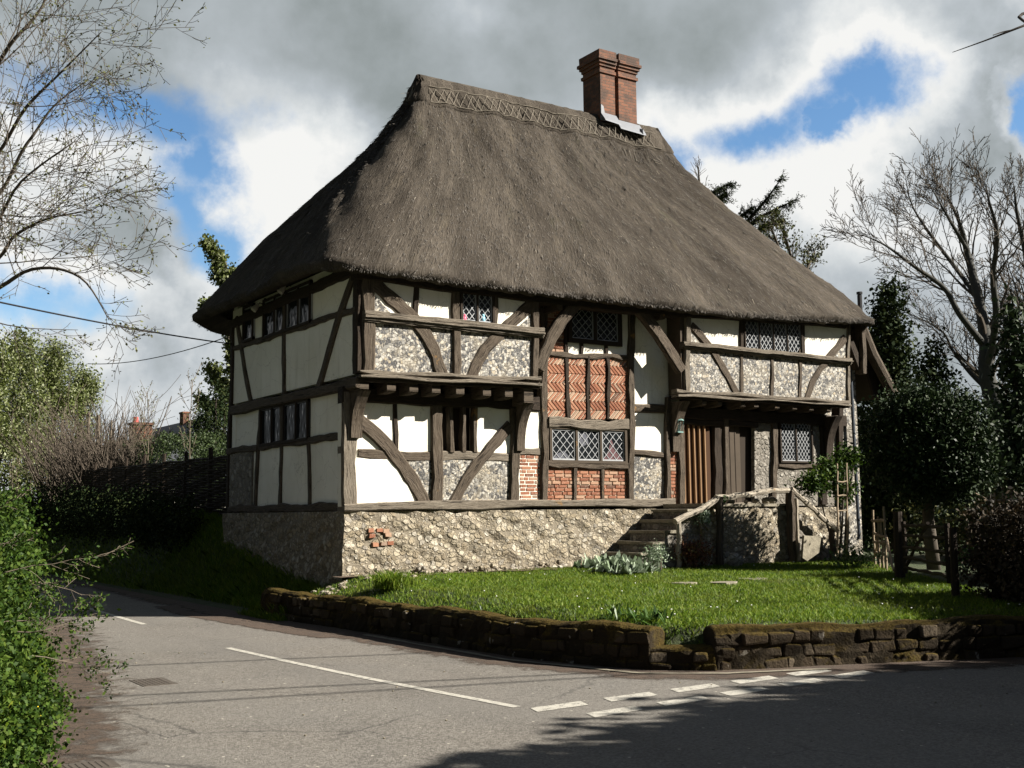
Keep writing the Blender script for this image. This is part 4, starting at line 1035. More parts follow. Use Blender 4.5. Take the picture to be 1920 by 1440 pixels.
def dpoly(P, poly, closed=True):
    d = np.full(P.shape[:-1], 1e9); n = len(poly)
    for i in range(n if closed else n-1):
        a = np.array(poly[i]); b = np.array(poly[(i+1) % n]); ab = b-a
        t = np.clip(((P-a)@ab)/(ab@ab), 0, 1); d = np.minimum(d, np.linalg.norm(P-(a+t[..., None]*ab), axis=-1))
    return d
def ss(x, a, b): t = np.clip((x-a)/(b-a), 0, 1); return t*t*(3-2*t)
def height(P):
    P = np.asarray(P, float); x, y = P[..., 0], P[..., 1]
    road = inpoly(P, ROAD); gar = inpoly(P, GARDEN); dr = dpoly(P, ROAD); dw = dpoly(P, GARDEN)
    lawn = np.minimum(.40+.026*np.clip(y+9, 0, 9)+.01*np.sin(2*x+y), .41+.30*np.maximum(dw-.34, 0))
    back = np.interp(y, [0, 2, 6.5, 10, 20], [.5, .62, 1.5, 1.8, 2.0])
    ramp = ss(x, -1.05, .35)
    hg = np.where(y > .2, np.where(x < .6, .06+(back-.06)*ramp, np.interp(x, [.6, 6, 12, 30], [1, .75, .62, .8])*np.where(y > 7.2, np.maximum(back, .6), .6)), lawn)
    hg = np.where((x >= .6) & (y > 7.2), np.interp(x, [.6, 4, 14, 40], [1, .95, .55, .5])*back, hg)
    hg = np.where(y <= .2, -.05+(hg+.05)*ss(dw, .16, .34), hg)
    out = np.where(gar, hg, np.where((x > -2.5) & (y < 12) & (y > -16), -.05, .55*(1-np.exp(-dr/1.6))))
    return np.where(road, -.04-.2*ss(dr, 0, .5), out)
def H1(x, y): return float(height(np.array([[x, y]]))[0])
def axis(lo, hi, step, far_lo, far_hi):
    a = list(np.arange(lo, hi, step)); s = step*1.5; v = a[-1]
    while v < far_hi: v += s; a.append(v); s *= 1.28
    s = step*1.5; v = a[0]; pre = []
    while v > far_lo: v -= s; pre.append(v); s *= 1.28
    return np.array(pre[::-1]+a)
gx = axis(-9, 16, .2, -700, 1200); gy = axis(-13, 16, .2, -500, 1500)
GX, GY = np.meshgrid(gx, gy); GP = np.stack([GX, GY], -1); GZ = height(GP)
mb = MB(); ny, nx = GZ.shape
mb.v = [(GX[j, i], GY[j, i], GZ[j, i]) for j in range(ny) for i in range(nx)]
mb.f = [(j*nx+i, j*nx+i+1, (j+1)*nx+i+1, (j+1)*nx+i) for j in range(ny-1) for i in range(nx-1)]; mb.uv = [None]*len(mb.f); mb.mi = [0]*len(mb.f)
tag(mb.build('ground', GROUND, smooth=True), kind='structure')
mb = MB(); mb.add([(x, y, 0) for x, y in ROAD], [tuple(range(len(ROAD)-1, -1, -1))])
road = mb.build('road', ASPHALT); fix_normals(road); tag(road, kind='structure')
bm = bmesh.new(); bm.from_mesh(road.data); bmesh.ops.triangulate(bm, faces=bm.faces); bm.to_mesh(road.data); bm.free()
# painted markings (worn), each a thin sheet on the road
def mark(name, quads):
    mb = MB()
    for q in quads:
        n = len(q); mb.add([(x, y, .004) for x, y in q], [tuple(range(n))])
    o = mb.build(name, ROADPAINT, road); fix_normals(o); return o
def b_rp(t, p):
    co = obj_co(t); n = t.noise(co, 14, 6, .7); f = t.noise(co, 120, 3, .7)
    c = t.mix(t.sstep(t.math('ADD', n, t.math('MULTIPLY', t.math('SUBTRACT', f, .5), .9)), .50, .64), (.40, .38, .33), (.13, .123, .11))
    t.set(p, 'Base Color', c); t.set(p, 'Roughness', .8)
ROADPAINT = mat('worn_white_line', b_rp)
def zpt(x, y): p = on_axis(x, y, 2, 0.0); return (p[0], p[1])
def line(pts, wd):
    out = []
    P = [np.array(p) for p in pts]
    for a, b in zip(P[:-1], P[1:]):
        t = (b-a)/np.linalg.norm(b-a); n = np.array([-t[1], t[0]])*wd/2; out.append([tuple(a+n), tuple(a-n), tuple(b-n), tuple(b+n)])
    return out
mark('centre_line', line([(-2.64, -8.72), (-2.77, -7.6), (-2.91, -6.34), (-3.04, -4.6), (-3.14, -2.79)], .095))
mark('centre_line', line([(-3.10, 1.14), (-3.07, 3.4), (-3.02, 5.63)], .10))
mark('centre_line', line([(-2.98, 8.2), (-2.9, 12.5)], .10))
# two rows of give-way dashes across the mouth of the lane
for r, (xs0, y0, sl) in enumerate(((-2.60, -8.83, .05), (-2.42, -9.33, .085))):
    for k in range(5 if r == 0 else 5):
        a = xs0+k*.82+(.05 if r else 0); b = a+.56
        if r == 1 and k > 4: continue
        mark('give_way_dash', [[(a+.02, y0+sl*(a-xs0)), (b+.02, y0+sl*(b-xs0)), (b-.04, y0+sl*(b-xs0)-.20), (a-.04, y0+sl*(a-xs0)-.20)]])
# gutter kerb and litter strips
def strip(name, path, w0, w1, z, mt, kind='structure', jit=.03, sub=.12, sym=False):
    P = [np.array(p, float) for p in path]; pts = []
    for a, b in zip(P[:-1], P[1:]):
        n = max(1, int(np.linalg.norm(b-a)/sub)); pts += [a+(b-a)*i/n for i in range(n)]
    pts.append(P[-1]); mb = MB(); vs = []
    for i, p in enumerate(pts):
        t = pts[min(i+1, len(pts)-1)]-pts[max(i-1, 0)]; t /= np.linalg.norm(t); n = np.array([-t[1], t[0]])
        a = p+n*(w0+random.uniform(-jit, jit)*.3); b = p+n*(w1+random.uniform(-jit, jit)+jit*1.5*math.sin(i*.37)+jit*math.sin(i*.9))
        vs += [(a[0], a[1], z), (b[0], b[1], z)]
    mb.add(vs, [(2*i, 2*i+1, 2*i+3, 2*i+2) for i in range(len(pts)-1)], [[(i*sub, 0), (i*sub, 1), (i*sub+sub, 1), (i*sub+sub, 0)] for i in range(len(pts)-1)])
    if sym: # both long edges fade: split down the middle
        mid = [tuple((np.array(vs[2*i])+np.array(vs[2*i+1]))/2) for i in range(len(pts))]; mb = MB(); n = len(pts)
        mb.add(vs+mid, [(2*i, 2*n+i, 2*n+i+1, 2*i+2) for i in range(n-1)]+[(2*n+i, 2*i+1, 2*i+3, 2*n+i+1) for i in range(n-1)], [[(i*sub, .9), (i*sub, .1), (i*sub+sub, .1), (i*sub+sub, .9)] for i in range(n-1)]+[[(i*sub, .1), (i*sub, .9), (i*sub+sub, .9), (i*sub+sub, .1)] for i in range(n-1)])
    o = mb.build(name, mt); fix_normals(o); return tag(o, kind=kind)
strip('dirt_strip', [(-1.0, 30), (-1.1, 10), (-1.35, 1.3), (-1.16, -1), (-.92, -6), (-.42, -7.72), (.2, -8.25), (1.8, -8.8), (3.8, -9.55), (7, -10.7)], .20, -.85, .003, SOFTDIRT, jit=.02)
strip('dirt_strip', [(-4.35, 12), (-4.6, 1.3), (-5.4, -3.3), (-5.9, -5.5), (-6.4, -7.8), (-7.2, -10), (-9, -11.5)], -.7, 1.35, .0045, SOFTDIRT, jit=.02)
strip('dirt_strip', [(-1.75, 4.6), (-1.95, 2.5), (-1.75, -.6), (-1.55, -2.5)], -.32, .34, .006, SOFTDIRT, jit=.03, sym=True)
strip('kerb_edging', [(-1.08, -2.5), (-.98, -6), (-.5, -7.76), (.2, -8.32), (1.3, -8.72)], -.05, .03, .012, SLAB, jit=.01)
# ---- verge wall of mossy blocks
def block_wall(name, path, h, label, thick=.34, skip=.16):
    """a ribbon of rough coursed stone: front face, rounded mossy top, back face, ends"""
    P = [np.array(p, float) for p in path]; q = []
    for i in range(len(P)-1):
        a0 = P[max(i-1, 0)]; a1 = P[i]; a2 = P[i+1]; a3 = P[min(i+2, len(P)-1)]; n = max(2, int(np.linalg.norm(a2-a1)/.07))
        for u in np.linspace(0, 1, n+1)[:-1]: q.append(.5*((2*a1)+(-a0+a2)*u+(2*a0-5*a1+4*a2-a3)*u*u+(-a0+3*a1-3*a2+a3)*u**3))
    q.append(P[-1]); mb = MB(); vs = []; s_ = 0; sd_ = random.uniform(0, 9)
    prof = [(-.03, -.08), (-.012, .0), (.0, .07), (.006, .14), (.012, .21), (.014, .28), (.02, .345), (.04, .395), (.09, .42), (.18, .425), (.27, .415), (thick, .36), (thick, .1), (thick, -.08)]
    m_ = len(prof)
    for i, p in enumerate(q):
        t = q[min(i+1, len(q)-1)]-q[max(i-1, 0)]; t /= np.linalg.norm(t); n = np.array([-t[1], t[0]])
        if i: s_ += np.linalg.norm(p-q[i-1])
        ht = h/.42*(1+.04*math.sin(2.3*s_+sd_)+.03*math.sin(6.1*s_+sd_))
        for k, (o_, z) in enumerate(prof):
            blk = .022*math.sin(9*s_+sd_+3.1*int(z*8))*math.sin(4.3*s_+1.7*int(z*8)); o2 = o_+(blk+random.uniform(-.010, .010))*(k < 8)
            vs.append((p[0]+n[0]*o2, p[1]+n[1]*o2, z*ht+random.uniform(-.007, .007)*(k > 1)))
    fs = [(i*m_+k, (i+1)*m_+k, (i+1)*m_+k+1, i*m_+k+1) for i in range(len(q)-1) for k in range(m_-1)]
    fs += [tuple(range(m_)), tuple((len(q)-1)*m_+k for k in range(m_-1, -1, -1))]
    mb.add(vs, fs); b0 = len(mb.v)
    # single stones standing a little proud of the mossy core
    seg = [0]
    for a, b in zip(q[:-1], q[1:]): seg.append(seg[-1]+np.linalg.norm(b-a))
    def at(s0):
        k = int(np.clip(np.searchsorted(seg, s0)-1, 0, len(q)-2)); t = (q[k+1]-q[k])/max(1e-6, seg[k+1]-seg[k]); return q[k]+t*(s0-seg[k]), t/np.linalg.norm(t)
    z = -.03; nco = max(2, round(h/.135)); ch_ = (h-.01)/nco
    for ci in range(nco):
        s0 = -random.uniform(0, .12)
        while s0 < seg[-1]:
            l = random.choice([.11, .15, .2, .27, .34])*random.uniform(.85, 1.15); e0, e1 = max(s0, 0), min(s0+l-.018, seg[-1])
            if e1-e0 > .07 and random.random() > skip:
                (a, t1), (b, t2) = at(e0), at(e1); n1 = np.array([-t1[1], t1[0]]); n2 = np.array([-t2[1], t2[0]]); pr = random.uniform(-.036, -.004); hh_ = ch_-.016
                J_ = lambda: random.uniform(-.02, .02)
                zz = z+random.uniform(-.008, .008); qd = [a+n1*pr, b+n2*(pr+random.uniform(-.01, .01)), b+n2*.10, a+n1*.10]
                mb.hexa([(p_[0]+J_(), p_[1]+J_(), zz+J_()) for p_ in qd]+[(p_[0]+J_(), p_[1]+J_(), zz+hh_+J_()) for p_ in qd], mi=1)
            s0 += l
        z += ch_
    o = mb.build(name, [MOSSY, MOSSBLOCK]); fix_normals(o); bv = o.modifiers.new('round', 'BEVEL'); bv.width = .022; bv.segments = 2; bv.limit_method = 'ANGLE'; bv.angle_limit = math.radians(50); return tag(o, label, 'wall')
block_wall('verge_wall', WALL_L, .44, 'long low mossy stone wall left of the gap, holding up the lawn along the lane', skip=.30)
block_wall('verge_wall', WALL_R, .43, 'low mossy stone wall right of the gap, running in shade to the right edge')
block_wall('gap_wall', WALL_G, .25, 'short lowered stretch of mossy stone wall in the gap before the stepping stones')
# ---- stepping stones
for i, (x, y, w_, lab) in enumerate(((1298, 1183, .42, 'stepping stone nearest the gap in the verge wall'), (1301, 1161, .42, 'second stepping stone in from the gap in the wall'), (1296, 1142, .36, 'third stepping stone from the wall gap, half sunk in grass'),
        (1302, 1124, .32, 'fourth stepping stone from the wall gap, in mid lawn'), (1282, 1092, .36, 'leftmost stepping stone of the far row near the steps'), (1358, 1091, .42, 'middle stepping stone of the far row near the landing'), (1411, 1084, .5, 'rightmost and largest stepping stone below the landing wall'))):
    p = on_axis(x, y, 2, .5); p = on_axis(x, y, 2, H1(p[0], p[1])+.008); mb = MB(); c = p; n = 9
    ang = [2*math.pi*k/n+random.uniform(-.15, .15) for k in range(n)]; rr = [w_*.62*random.uniform(.85, 1.1) for _ in ang]
    vs = [(c[0]+r*math.cos(a), c[1]+r*.75*math.sin(a), c[2]) for a, r in zip(ang, rr)]+[(c[0]+r*1.05*math.cos(a), c[1]+r*.8*math.sin(a), c[2]-.09) for a, r in zip(ang, rr)]
    mb.add(vs, [tuple(range(n))]+[(k, n+k, n+(k+1) % n, (k+1) % n) for k in range(n)]); o = mb.build('stepping_stone', SLAB); fix_normals(o); tag(o, lab, 'stepping stone', 'stepping stones across the lawn')
# ---- steps and landing
ST = thing('stone_steps', 'old stone steps rising to a walled landing before the front door', 'steps', (7.6, -.2, .6))
for k in range(5):
    x0 = 5.35+.29*k; z1 = .91+.20*k; mb = MB(); mb.box((x0+.02, -.72, .5), (6.85 if k < 5 else 7, J-.13, z1-.04), jit=.006); o = mb.build('riser', GREYSTONE, ST)
    mb = MB(); mb.box((x0-.02, -.75, z1-.05-.0005*k), (x0+.33, J-.13, z1), jit=.008); mb.build('tread', SLAB, ST)
for k in range(4):
    x1 = 9.35+.3*k; z1 = 1.58-.24*k; mb = MB(); mb.box((9.0, -.70+.003*k, .5), (x1+.28, J-.1, z1), jit=.006); mb.build('riser', GREYSTONE, ST)
mb = MB(); rows_ = 7; cols_ = 22; g = []
for r in range(rows_):
    for c in range(cols_): g.append((6.82+2.42*c/(cols_-1), -.76-.035*r/(rows_-1)+random.uniform(-.018, .018), 1.74-1.2*r/(rows_-1)))
fs = [(r*cols_+c, r*cols_+c+1, (r+1)*cols_+c+1, (r+1)*cols_+c) for r in range(rows_-1) for c in range(cols_-1)]
b = len(g); g += [(6.82, J-.12, 1.74), (9.24, J-.12, 1.74), (6.82, J-.12, .5), (9.24, J-.12, .5)]
fs += [tuple(list(range(cols_))+[b+1, b])]+[tuple([r*cols_ for r in range(rows_)]+[b+2, b])]+[tuple([r*cols_+cols_-1 for r in range(rows_)]+[b+3, b+1])]
mb.add(g, fs); o = mb.build('landing_wall', m_rub2 if False else RUBBLE, ST); fix_normals(o)
mb = MB(); x = 6.80
while x < 9.2:
    l = random.uniform(.35, .7); mb.box((x, -.80, 1.742), (min(x+l-.01, 9.26), J-.12, 1.80), jit=.008); x += l
mb.build('landing_slab', SLAB, ST)
mb = MB()
for _ in range(9):
    x = random.uniform(7.3, 9.1); s = random.uniform(.05, .12); lump(mb, (x, -.68, 1.82+s*.3), (s, s*.7, s*.7), 5)
mb.build('loose_stone', SLAB, ST)
# ---- rustic handrail
HR = thing('handrail', 'rustic pale wooden handrail on posts along the stone steps', 'handrail', (7.2, -.86, .62))
Yh = -.88
def stick(name, pts, r, mt=RAILWOOD, par=HR, sides=7):
    mb = MB(); P = [np.array(p, float) for p in pts]; q = []
    for a, b in zip(P[:-1], P[1:]):
        n = max(2, int(np.linalg.norm(b-a)/.18))
        for i in range(n): q.append(a+(b-a)*i/n+RNG.normal(0, .008, 3)*(i > 0))
    q.append(P[-1]); mb.tube(q, [r*random.uniform(.88, 1.12) for _ in q], sides); return mb.build(name, mt, par)
g0 = .55
stick('post', [(6.12, Yh, g0), (6.14, Yh, 1.53)], .052); stick('post', [(7.16, Yh, g0), (7.19, Yh, 1.93)], .075, TIMBER); stick('post', [(9.10, Yh, g0), (9.13, Yh, 2.06)], .085, TIMBER)
stick('post', [(10.28, Yh, g0), (10.30, Yh, 1.28)], .06, TIMBER); stick('post', [(9.28, Yh+.02, g0), (9.27, Yh, 1.9)], .05)
stick('rail', [(6.06, Yh, 1.47), (6.7, Yh, 1.69), (7.24, Yh, 1.93)], .058); stick('rail', [(7.10, Yh, 1.91), (8.0, Yh, 1.97), (8.6, Yh, 2.06), (9.2, Yh, 2.05)], .055)
stick('rail', [(9.10, Yh-.05, 2.09), (10.36, Yh-.05, 1.24)], .052)
# ---- ladder trellis, leaning slab, small boulder
LT = thing('ladder_trellis', 'narrow pale ladder standing upright against the dark right hand wall', 'ladder', tuple(on_axis(1578, 1040, 1, -1.0)))
for x in (1569, 1587): a = on_axis(x+2, 1045, 1, -1.3); b = on_axis(x, 868, 1, -1.15); stick('stile', [a, (a+b)/2, b], .022, DRYWOOD, LT, 5)
for y in (903, 930, 958, 985): a = on_axis(1570, y, 1, -1.23); b = on_axis(1587, y-1, 1, -1.23); stick('rung', [a, b], .016, DRYWOOD, LT, 5)
p = [on_axis(x, y, 1, -1.15) for x, y in ((1514, 1052), (1536, 1036), (1540, 1006), (1508, 1004), (1505, 1046))]
mb = MB(); n = len(p); mb.add([tuple(q) for q in p]+[(q[0]+.05, q[1]+.10, q[2]) for q in p], [tuple(range(n)), tuple(range(2*n-1, n-1, -1))]+[(i, (i+1) % n, n+(i+1) % n, n+i) for i in range(n)])
o = mb.build('stone_slab', SLAB, None); fix_normals(o); tag(o, 'upright worn stone slab propped below the right handrail', 'stone')
p = on_axis(1378, 1062, 2, .62); mb = MB(); lump(mb, (p[0], p[1], p[2]+.10), (.17, .14, .16)); tag(mb.build('boulder', GREYSTONE, smooth=True), 'small round grey boulder in the shade below the landing', 'stone')
# ---- rubble and bare earth along the foot of the plinth
mb = MB()
for _ in range(150):
    x = random.triangular(-.1, 4.6, 2.4); y = J-.14-abs(random.gauss(0, .13)); s = random.uniform(.02, .065); lump(mb, (x, y, H1(x, y)+s*.5+(.10 if y > .1 else 0)*random.random()), (s*1.3, s, s*.8), 4)
for _ in range(50):
    x = random.uniform(-.75, .8); y = random.uniform(-.5, .2); s = random.uniform(.02, .06); lump(mb, (x, y, H1(x, y)+s*.4), (s*1.4, s, s*.7), 4)
tag(mb.build('fallen_rubble', RUBBLE), 'loose fallen rubble stones heaped along the foot of the sunlit plinth', 'rubble', kind='stuff')
strip('earth_bed', [(-.3, .26), (1.5, .24), (3, .22), (5.2, .2)], .12, -.36, .66, DIRT, jit=.08)
# ---- manhole cover and drain on the road
def cover(px, w_, l_, lab, nm):
    c = np.array(zpt(*px)); mb = MB(); mb.box((c[0]-w_, c[1]-l_, -.01), (c[0]+w_, c[1]+l_, .005))
    for i in range(6):
        for j in range(6): mb.box((c[0]-w_+.03+i*(2*w_-.06)/6, c[1]-l_+.03+j*(2*l_-.06)/6, .0052), (c[0]-w_+.03+(i+.6)*(2*w_-.06)/6, c[1]-l_+.03+(j+.6)*(2*l_-.06)/6, .010))
    tag(mb.build(nm, COVERM), lab, 'manhole cover')
COVERM = flat('rusty_iron_cover', (.085, .072, .06), .7, .2, .4, 30)
cover((287, 1279), .17, .27, 'small rectangular iron cover in the lane near the left verge', 'manhole_cover')
cover((172, 1436), .16, .14, 'dark square iron cover cut by the bottom edge at left', 'manhole_cover')
# small stones scattered on the road
mb = MB()
for _ in range(170):
    x = random.uniform(-7, 2); y = random.uniform(-12.5, -2); 
    if not inpoly(np.array([[x, y]]), ROAD)[0]: continue
    s = random.choice([.004, .005, .006, .010]); lump(mb, (x, y, s*.5), (s*1.2, s, s*.7), 4)
tag(mb.build('loose_chippings', SLAB), 'loose pale chippings scattered over the asphalt', 'gravel', kind='stuff')
# ---- gate, hurdle fence and posts on the right boundary
GT = thing('field_gate', 'dark wooden five bar gate under the holly tree', 'gate', (7.0, -5.3, .55))
a = np.array([7.55, -4.78]); b = np.array([5.75, -7.0]); t = (b-a)/np.linalg.norm(b-a)
def at2(s, z): q = a+(b-a)*s; return (q[0], q[1], z)
for z in (.72, .88, 1.05, 1.24, 1.40): stick('bar', [at2(.03, z), at2(.97, z)], .028, TIMBER_DARK, GT, 5)
for s in (.04, .96): stick('stile', [at2(s, .62), at2(s, 1.46)], .04, TIMBER_DARK, GT, 5)
stick('brace', [at2(.05, .72), at2(.6, 1.45)], .026, TIMBER_DARK, GT, 5)
for (x, y, h, lab) in ((7.68, -4.60, 1.62, 'thick dark gate post left of the field gate'), (5.66, -7.12, 1.4, 'dark gate post between the field gate and the right hedge')):
    mb = MB(); mb.tube([(x, y, H1(x, y)-.1), (x, y, h*.6), (x+.01, y, h)], [.09, .08, .075] if x > 6 else [.06, .055, .05], 8); tag(mb.build('gate_post', TIMBER_DARK), lab, 'post')
HF = thing('rustic_hurdle', 'rustic hurdle of pale split poles left of the gate', 'fence', (9.1, -3.1, .6))
a = np.array([10.5, -1.7]); b = np.array([7.85, -4.4])
for z in (.82, 1.02, 1.20, 1.44): stick('pole', [at2(.1+random.uniform(-.05, .05), z), at2(.62+random.uniform(-.1, .1), z+random.uniform(-.04, .04))], .028, DRYWOOD, HF, 5)
for s in (.15, .34, .5, .62): stick('upright', [at2(s, .55), at2(s+random.uniform(-.02, .02), 1.55+random.uniform(-.08, .25))], .024, DRYWOOD, HF, 5)
stick('pole', [at2(.10, .65), at2(.36, 1.25)], .024, DRYWOOD, HF, 5); stick('pole', [at2(.9, .62), at2(.66, 1.2)], .022, DRYWOOD, HF, 5)
# little palings behind the right hand hedge
PF = thing('paling_fence', 'short pale stakes with a rail behind the dark right hand hedge', 'fence', tuple(on_axis(1880, 935, 2, 1.5)))
for x in (1859, 1864, 1879, 1896, 1913): p = on_axis(x, 944, 1, -5.6); q = on_axis(x, 922+(x % 3)*2, 1, -5.6); stick('stake', [(p[0], p[1], .6), q], .014, DRYWOOD, PF, 5)
stick('rail', [on_axis(1845, 938, 1, -5.66), on_axis(1893, 938, 1, -5.66), on_axis(1960, 938, 1, -5.66)], .016, DRYWOOD, PF, 5)
stick('rail', [on_axis(1829, 925, 1, -5.66), on_axis(1856, 940, 1, -5.66)], .010, DRYWOOD, PF, 5)
# ---- wattle fence on the bank to the left of the house
WF = thing('wattle_fence', 'long dark woven wattle fence on the bank left of the house', 'fence', (.35, 12, 1.8))
for k in range(9):
    y = 6.7+k*1.8; z = H1(.35, y); stick('post', [(.35, y, z-.2), (.35, y, 3.12+.03*k+random.uniform(-.05, .08))], .05, TIMBER_DARK, WF, 6)
mb = MB()
for r in range(26):
    z = 1.62+r*.054; q = []
    for i in range(60): y = 6.7+14.4*i/59; q.append((.35+.035*math.sin(i*1.55+r*math.pi), y, z+.02*y*.6-.1+.012*math.sin(i*.7+r)))
    mb.tube(q, .030, 4)
mb.build('woven_panel', TIMBER_DARK, WF)
# ---- overhead cables
def cable(pts, r, lab, group=None):
    P = [np.array(p, float) for p in pts]; q = []
    for i in range(25): t = i/24; s = P[0]+(P[1]-P[0])*t; s[2] -= 4*pts[2]*t*(1-t) if len(pts) > 2 and not hasattr(pts[2], '__len__') else 0; q.append(s)
    mb = MB(); mb.tube(q, r, 5); return tag(mb.build('overhead_cable', CABLE), lab, 'cable', group)
pa = CAM+ray(-140, 536)*15.0; pb = on_axis(434, 645, 0, -.02)
cable([pa, pb, .06], .014, 'thick dark overhead cable sloping down to the gable of the house')
pa = CAM+ray(165, 682)*48; pb = CAM+ray(425, 632)*34
cable([pa, pb, .25], .016, 'thin overhead cable rising from the left trees behind the house corner')
for (s0, s1, h) in (((-5.5, -5.85), (-1.95, -6.98), 7.0), ((-5.66, -6.45), (-.46, -7.73), 7.4), ((-5.0, -3.6), (-2.3, -4.45), 7.2)):
    k = h/SUN[2]; o_ = SUN*k; s0 = np.array([*s0, 0]); s1 = np.array([*s1, 0]); d = (s1-s0)/np.linalg.norm(s1-s0)
    cable([s0+o_-d*4, s1+o_+d*30, .2], .026, 'overhead wire strung across the main road beside the camera', 'wires over the main road')
# ---- houses beyond the hedge
def far_house(dist, chim_px, roof_pts, wallm, roofm, lab, gable=False):
    c = CAM+ray(*chim_px)*dist; t = thing('distant_house', lab, 'house', (c[0], c[1], 1.0))
    x, y, zt = c; y -= 3.0; mb = MB(); hw = 2 if gable else 1.8; mb.box((x-hw, y+.5, .5), (x+hw, y+6.5, zt-3.3)); mb.build('wall', wallm, t)
    mb = MB(); zr = zt-1.2
    if gable: mb.add([(x-2.2, y, zt-2.6), (x+2.2, y, zt-2.6), (x+2.2, y+8, zt-2.6), (x-2.2, y+8, zt-2.6), (x+.05, y, zt-.32), (x+.05, y+8, zt-.32)], [(0, 1, 4), (2, 3, 5), (1, 2, 5, 4), (3, 0, 4, 5), (3, 2, 1, 0)])
    else: mb.add([(x-2, y+.1, zt-3.3), (x+2, y+.1, zt-3.3), (x+2, y+6.9, zt-3.3), (x-2, y+6.9, zt-3.3), (x-1.9, y+3.5, zr-.5), (x+1.9, y+3.5, zr-.5)], [(0, 1, 5, 4), (2, 3, 4, 5), (0, 4, 3), (1, 2, 5), (3, 2, 1, 0)])
    r = mb.build('roof', roofm, t); fix_normals(r)
    return t, r, c
t, r, c = far_house(52, (263, 797), None, PLASTER, TILE, 'distant house with a wide brick chimney and red pot above the clipped hedge')
mb = MB(); d = 52/FPX; mb.box((c[0]-.40, c[1]-.3, c[2]-2), (c[0]+.46, c[1]+.4, c[2]-.02)); mb.box((c[0]-.46, c[1]-.36, c[2]-.0), (c[0]+.52, c[1]+.46, c[2]+.10)); ch = mb.build('chimney', CHIMBRICK, r)
mb = MB(); mb.tube([(c[0]-.2, c[1], c[2]+.1), (c[0]-.2, c[1], c[2]+.36)], [.13, .11], 8); mb.build('chimney_pot', flat('bright_red_clay', (.45, .08, .07), .7), r)
t, r, c = far_house(50, (347, 776), None, PLASTER, SLATE, 'distant house with a steep slate roof and slim chimney beside dark conifers', True)
mb = MB(); mb.box((c[0]-.14, c[1]-.2, c[2]-2), (c[0]+.14, c[1]+.3, c[2])); mb.box((c[0]-.17, c[1]-.23, c[2]+.002), (c[0]+.17, c[1]+.33, c[2]+.08)); mb.build('chimney', CHIMBRICK, r)
# flue at the right hand eave
mb = MB(); p = on_axis(1612, 562, 1, 2.0); mb.tube([(p[0], 2.0, p[2]-.8), (p[0], 2.0, p[2]+.12)], .06, 8); mb.tube([(p[0], 2.0, p[2]+.14), (p[0], 2.0, p[2]+.2)], .075, 8); mb.build('flue', IRON, HOUSE)
# ================================================================== PLANTS
def unit(v): return v/(np.linalg.norm(v)+1e-9)
def grow(mb, p, d, L, r, lvl, cfg, tips, rng):
    """one branch and its children; cfg = dict(nseg, bend, up, kids, ratio, spread, maxlvl)"""
    n = cfg['nseg'][min(lvl, len(cfg['nseg'])-1)]; pts = [p]; rad = [r]; dirs = [d]
    for i in range(n):
        d = unit(d+rng.normal(0, cfg['bend'], 3)+np.array([0, 0, cfg['up'][min(lvl, len(cfg['up'])-1)]])); p = p+d*L/n
        pts.append(p); rad.append(max(cfg['rmin'], r*(1-(1-cfg.get('taper', .3))*(i+1)/n))); dirs.append(d)
    mb_l = mb[min(lvl, len(mb)-1)]; mb_l.tube(pts, rad, (8, 6, 4, 3, 3, 3)[min(lvl, 5)], cap=lvl < 2)
    if lvl >= cfg['maxlvl']:
        tips.extend(pts[1:]); return
    k = cfg['kids'][min(lvl, len(cfg['kids'])-1)]
    for j in range(k):
        f = (j+rng.uniform(.2, .9))/k; f = cfg['start'][min(lvl, len(cfg['start'])-1)]*(1-f)+f; i = min(int(f*n), n-1); q = pts[i]+(pts[i+1]-pts[i])*(f*n-i)
        ax = unit(np.cross(dirs[i+1], rng.normal(size=3))); s = cfg['spread']*rng.uniform(.7, 1.3); nd = unit(dirs[i+1]*math.cos(s)+ax*math.sin(s))
        grow(mb, q, nd, L*cfg['ratio']*rng.uniform(.6, 1.15)*(1.15-.45*f), max(cfg['rmin'], rad[i+1]*cfg.get('cr2', .6)), lvl+1, cfg, tips, rng)
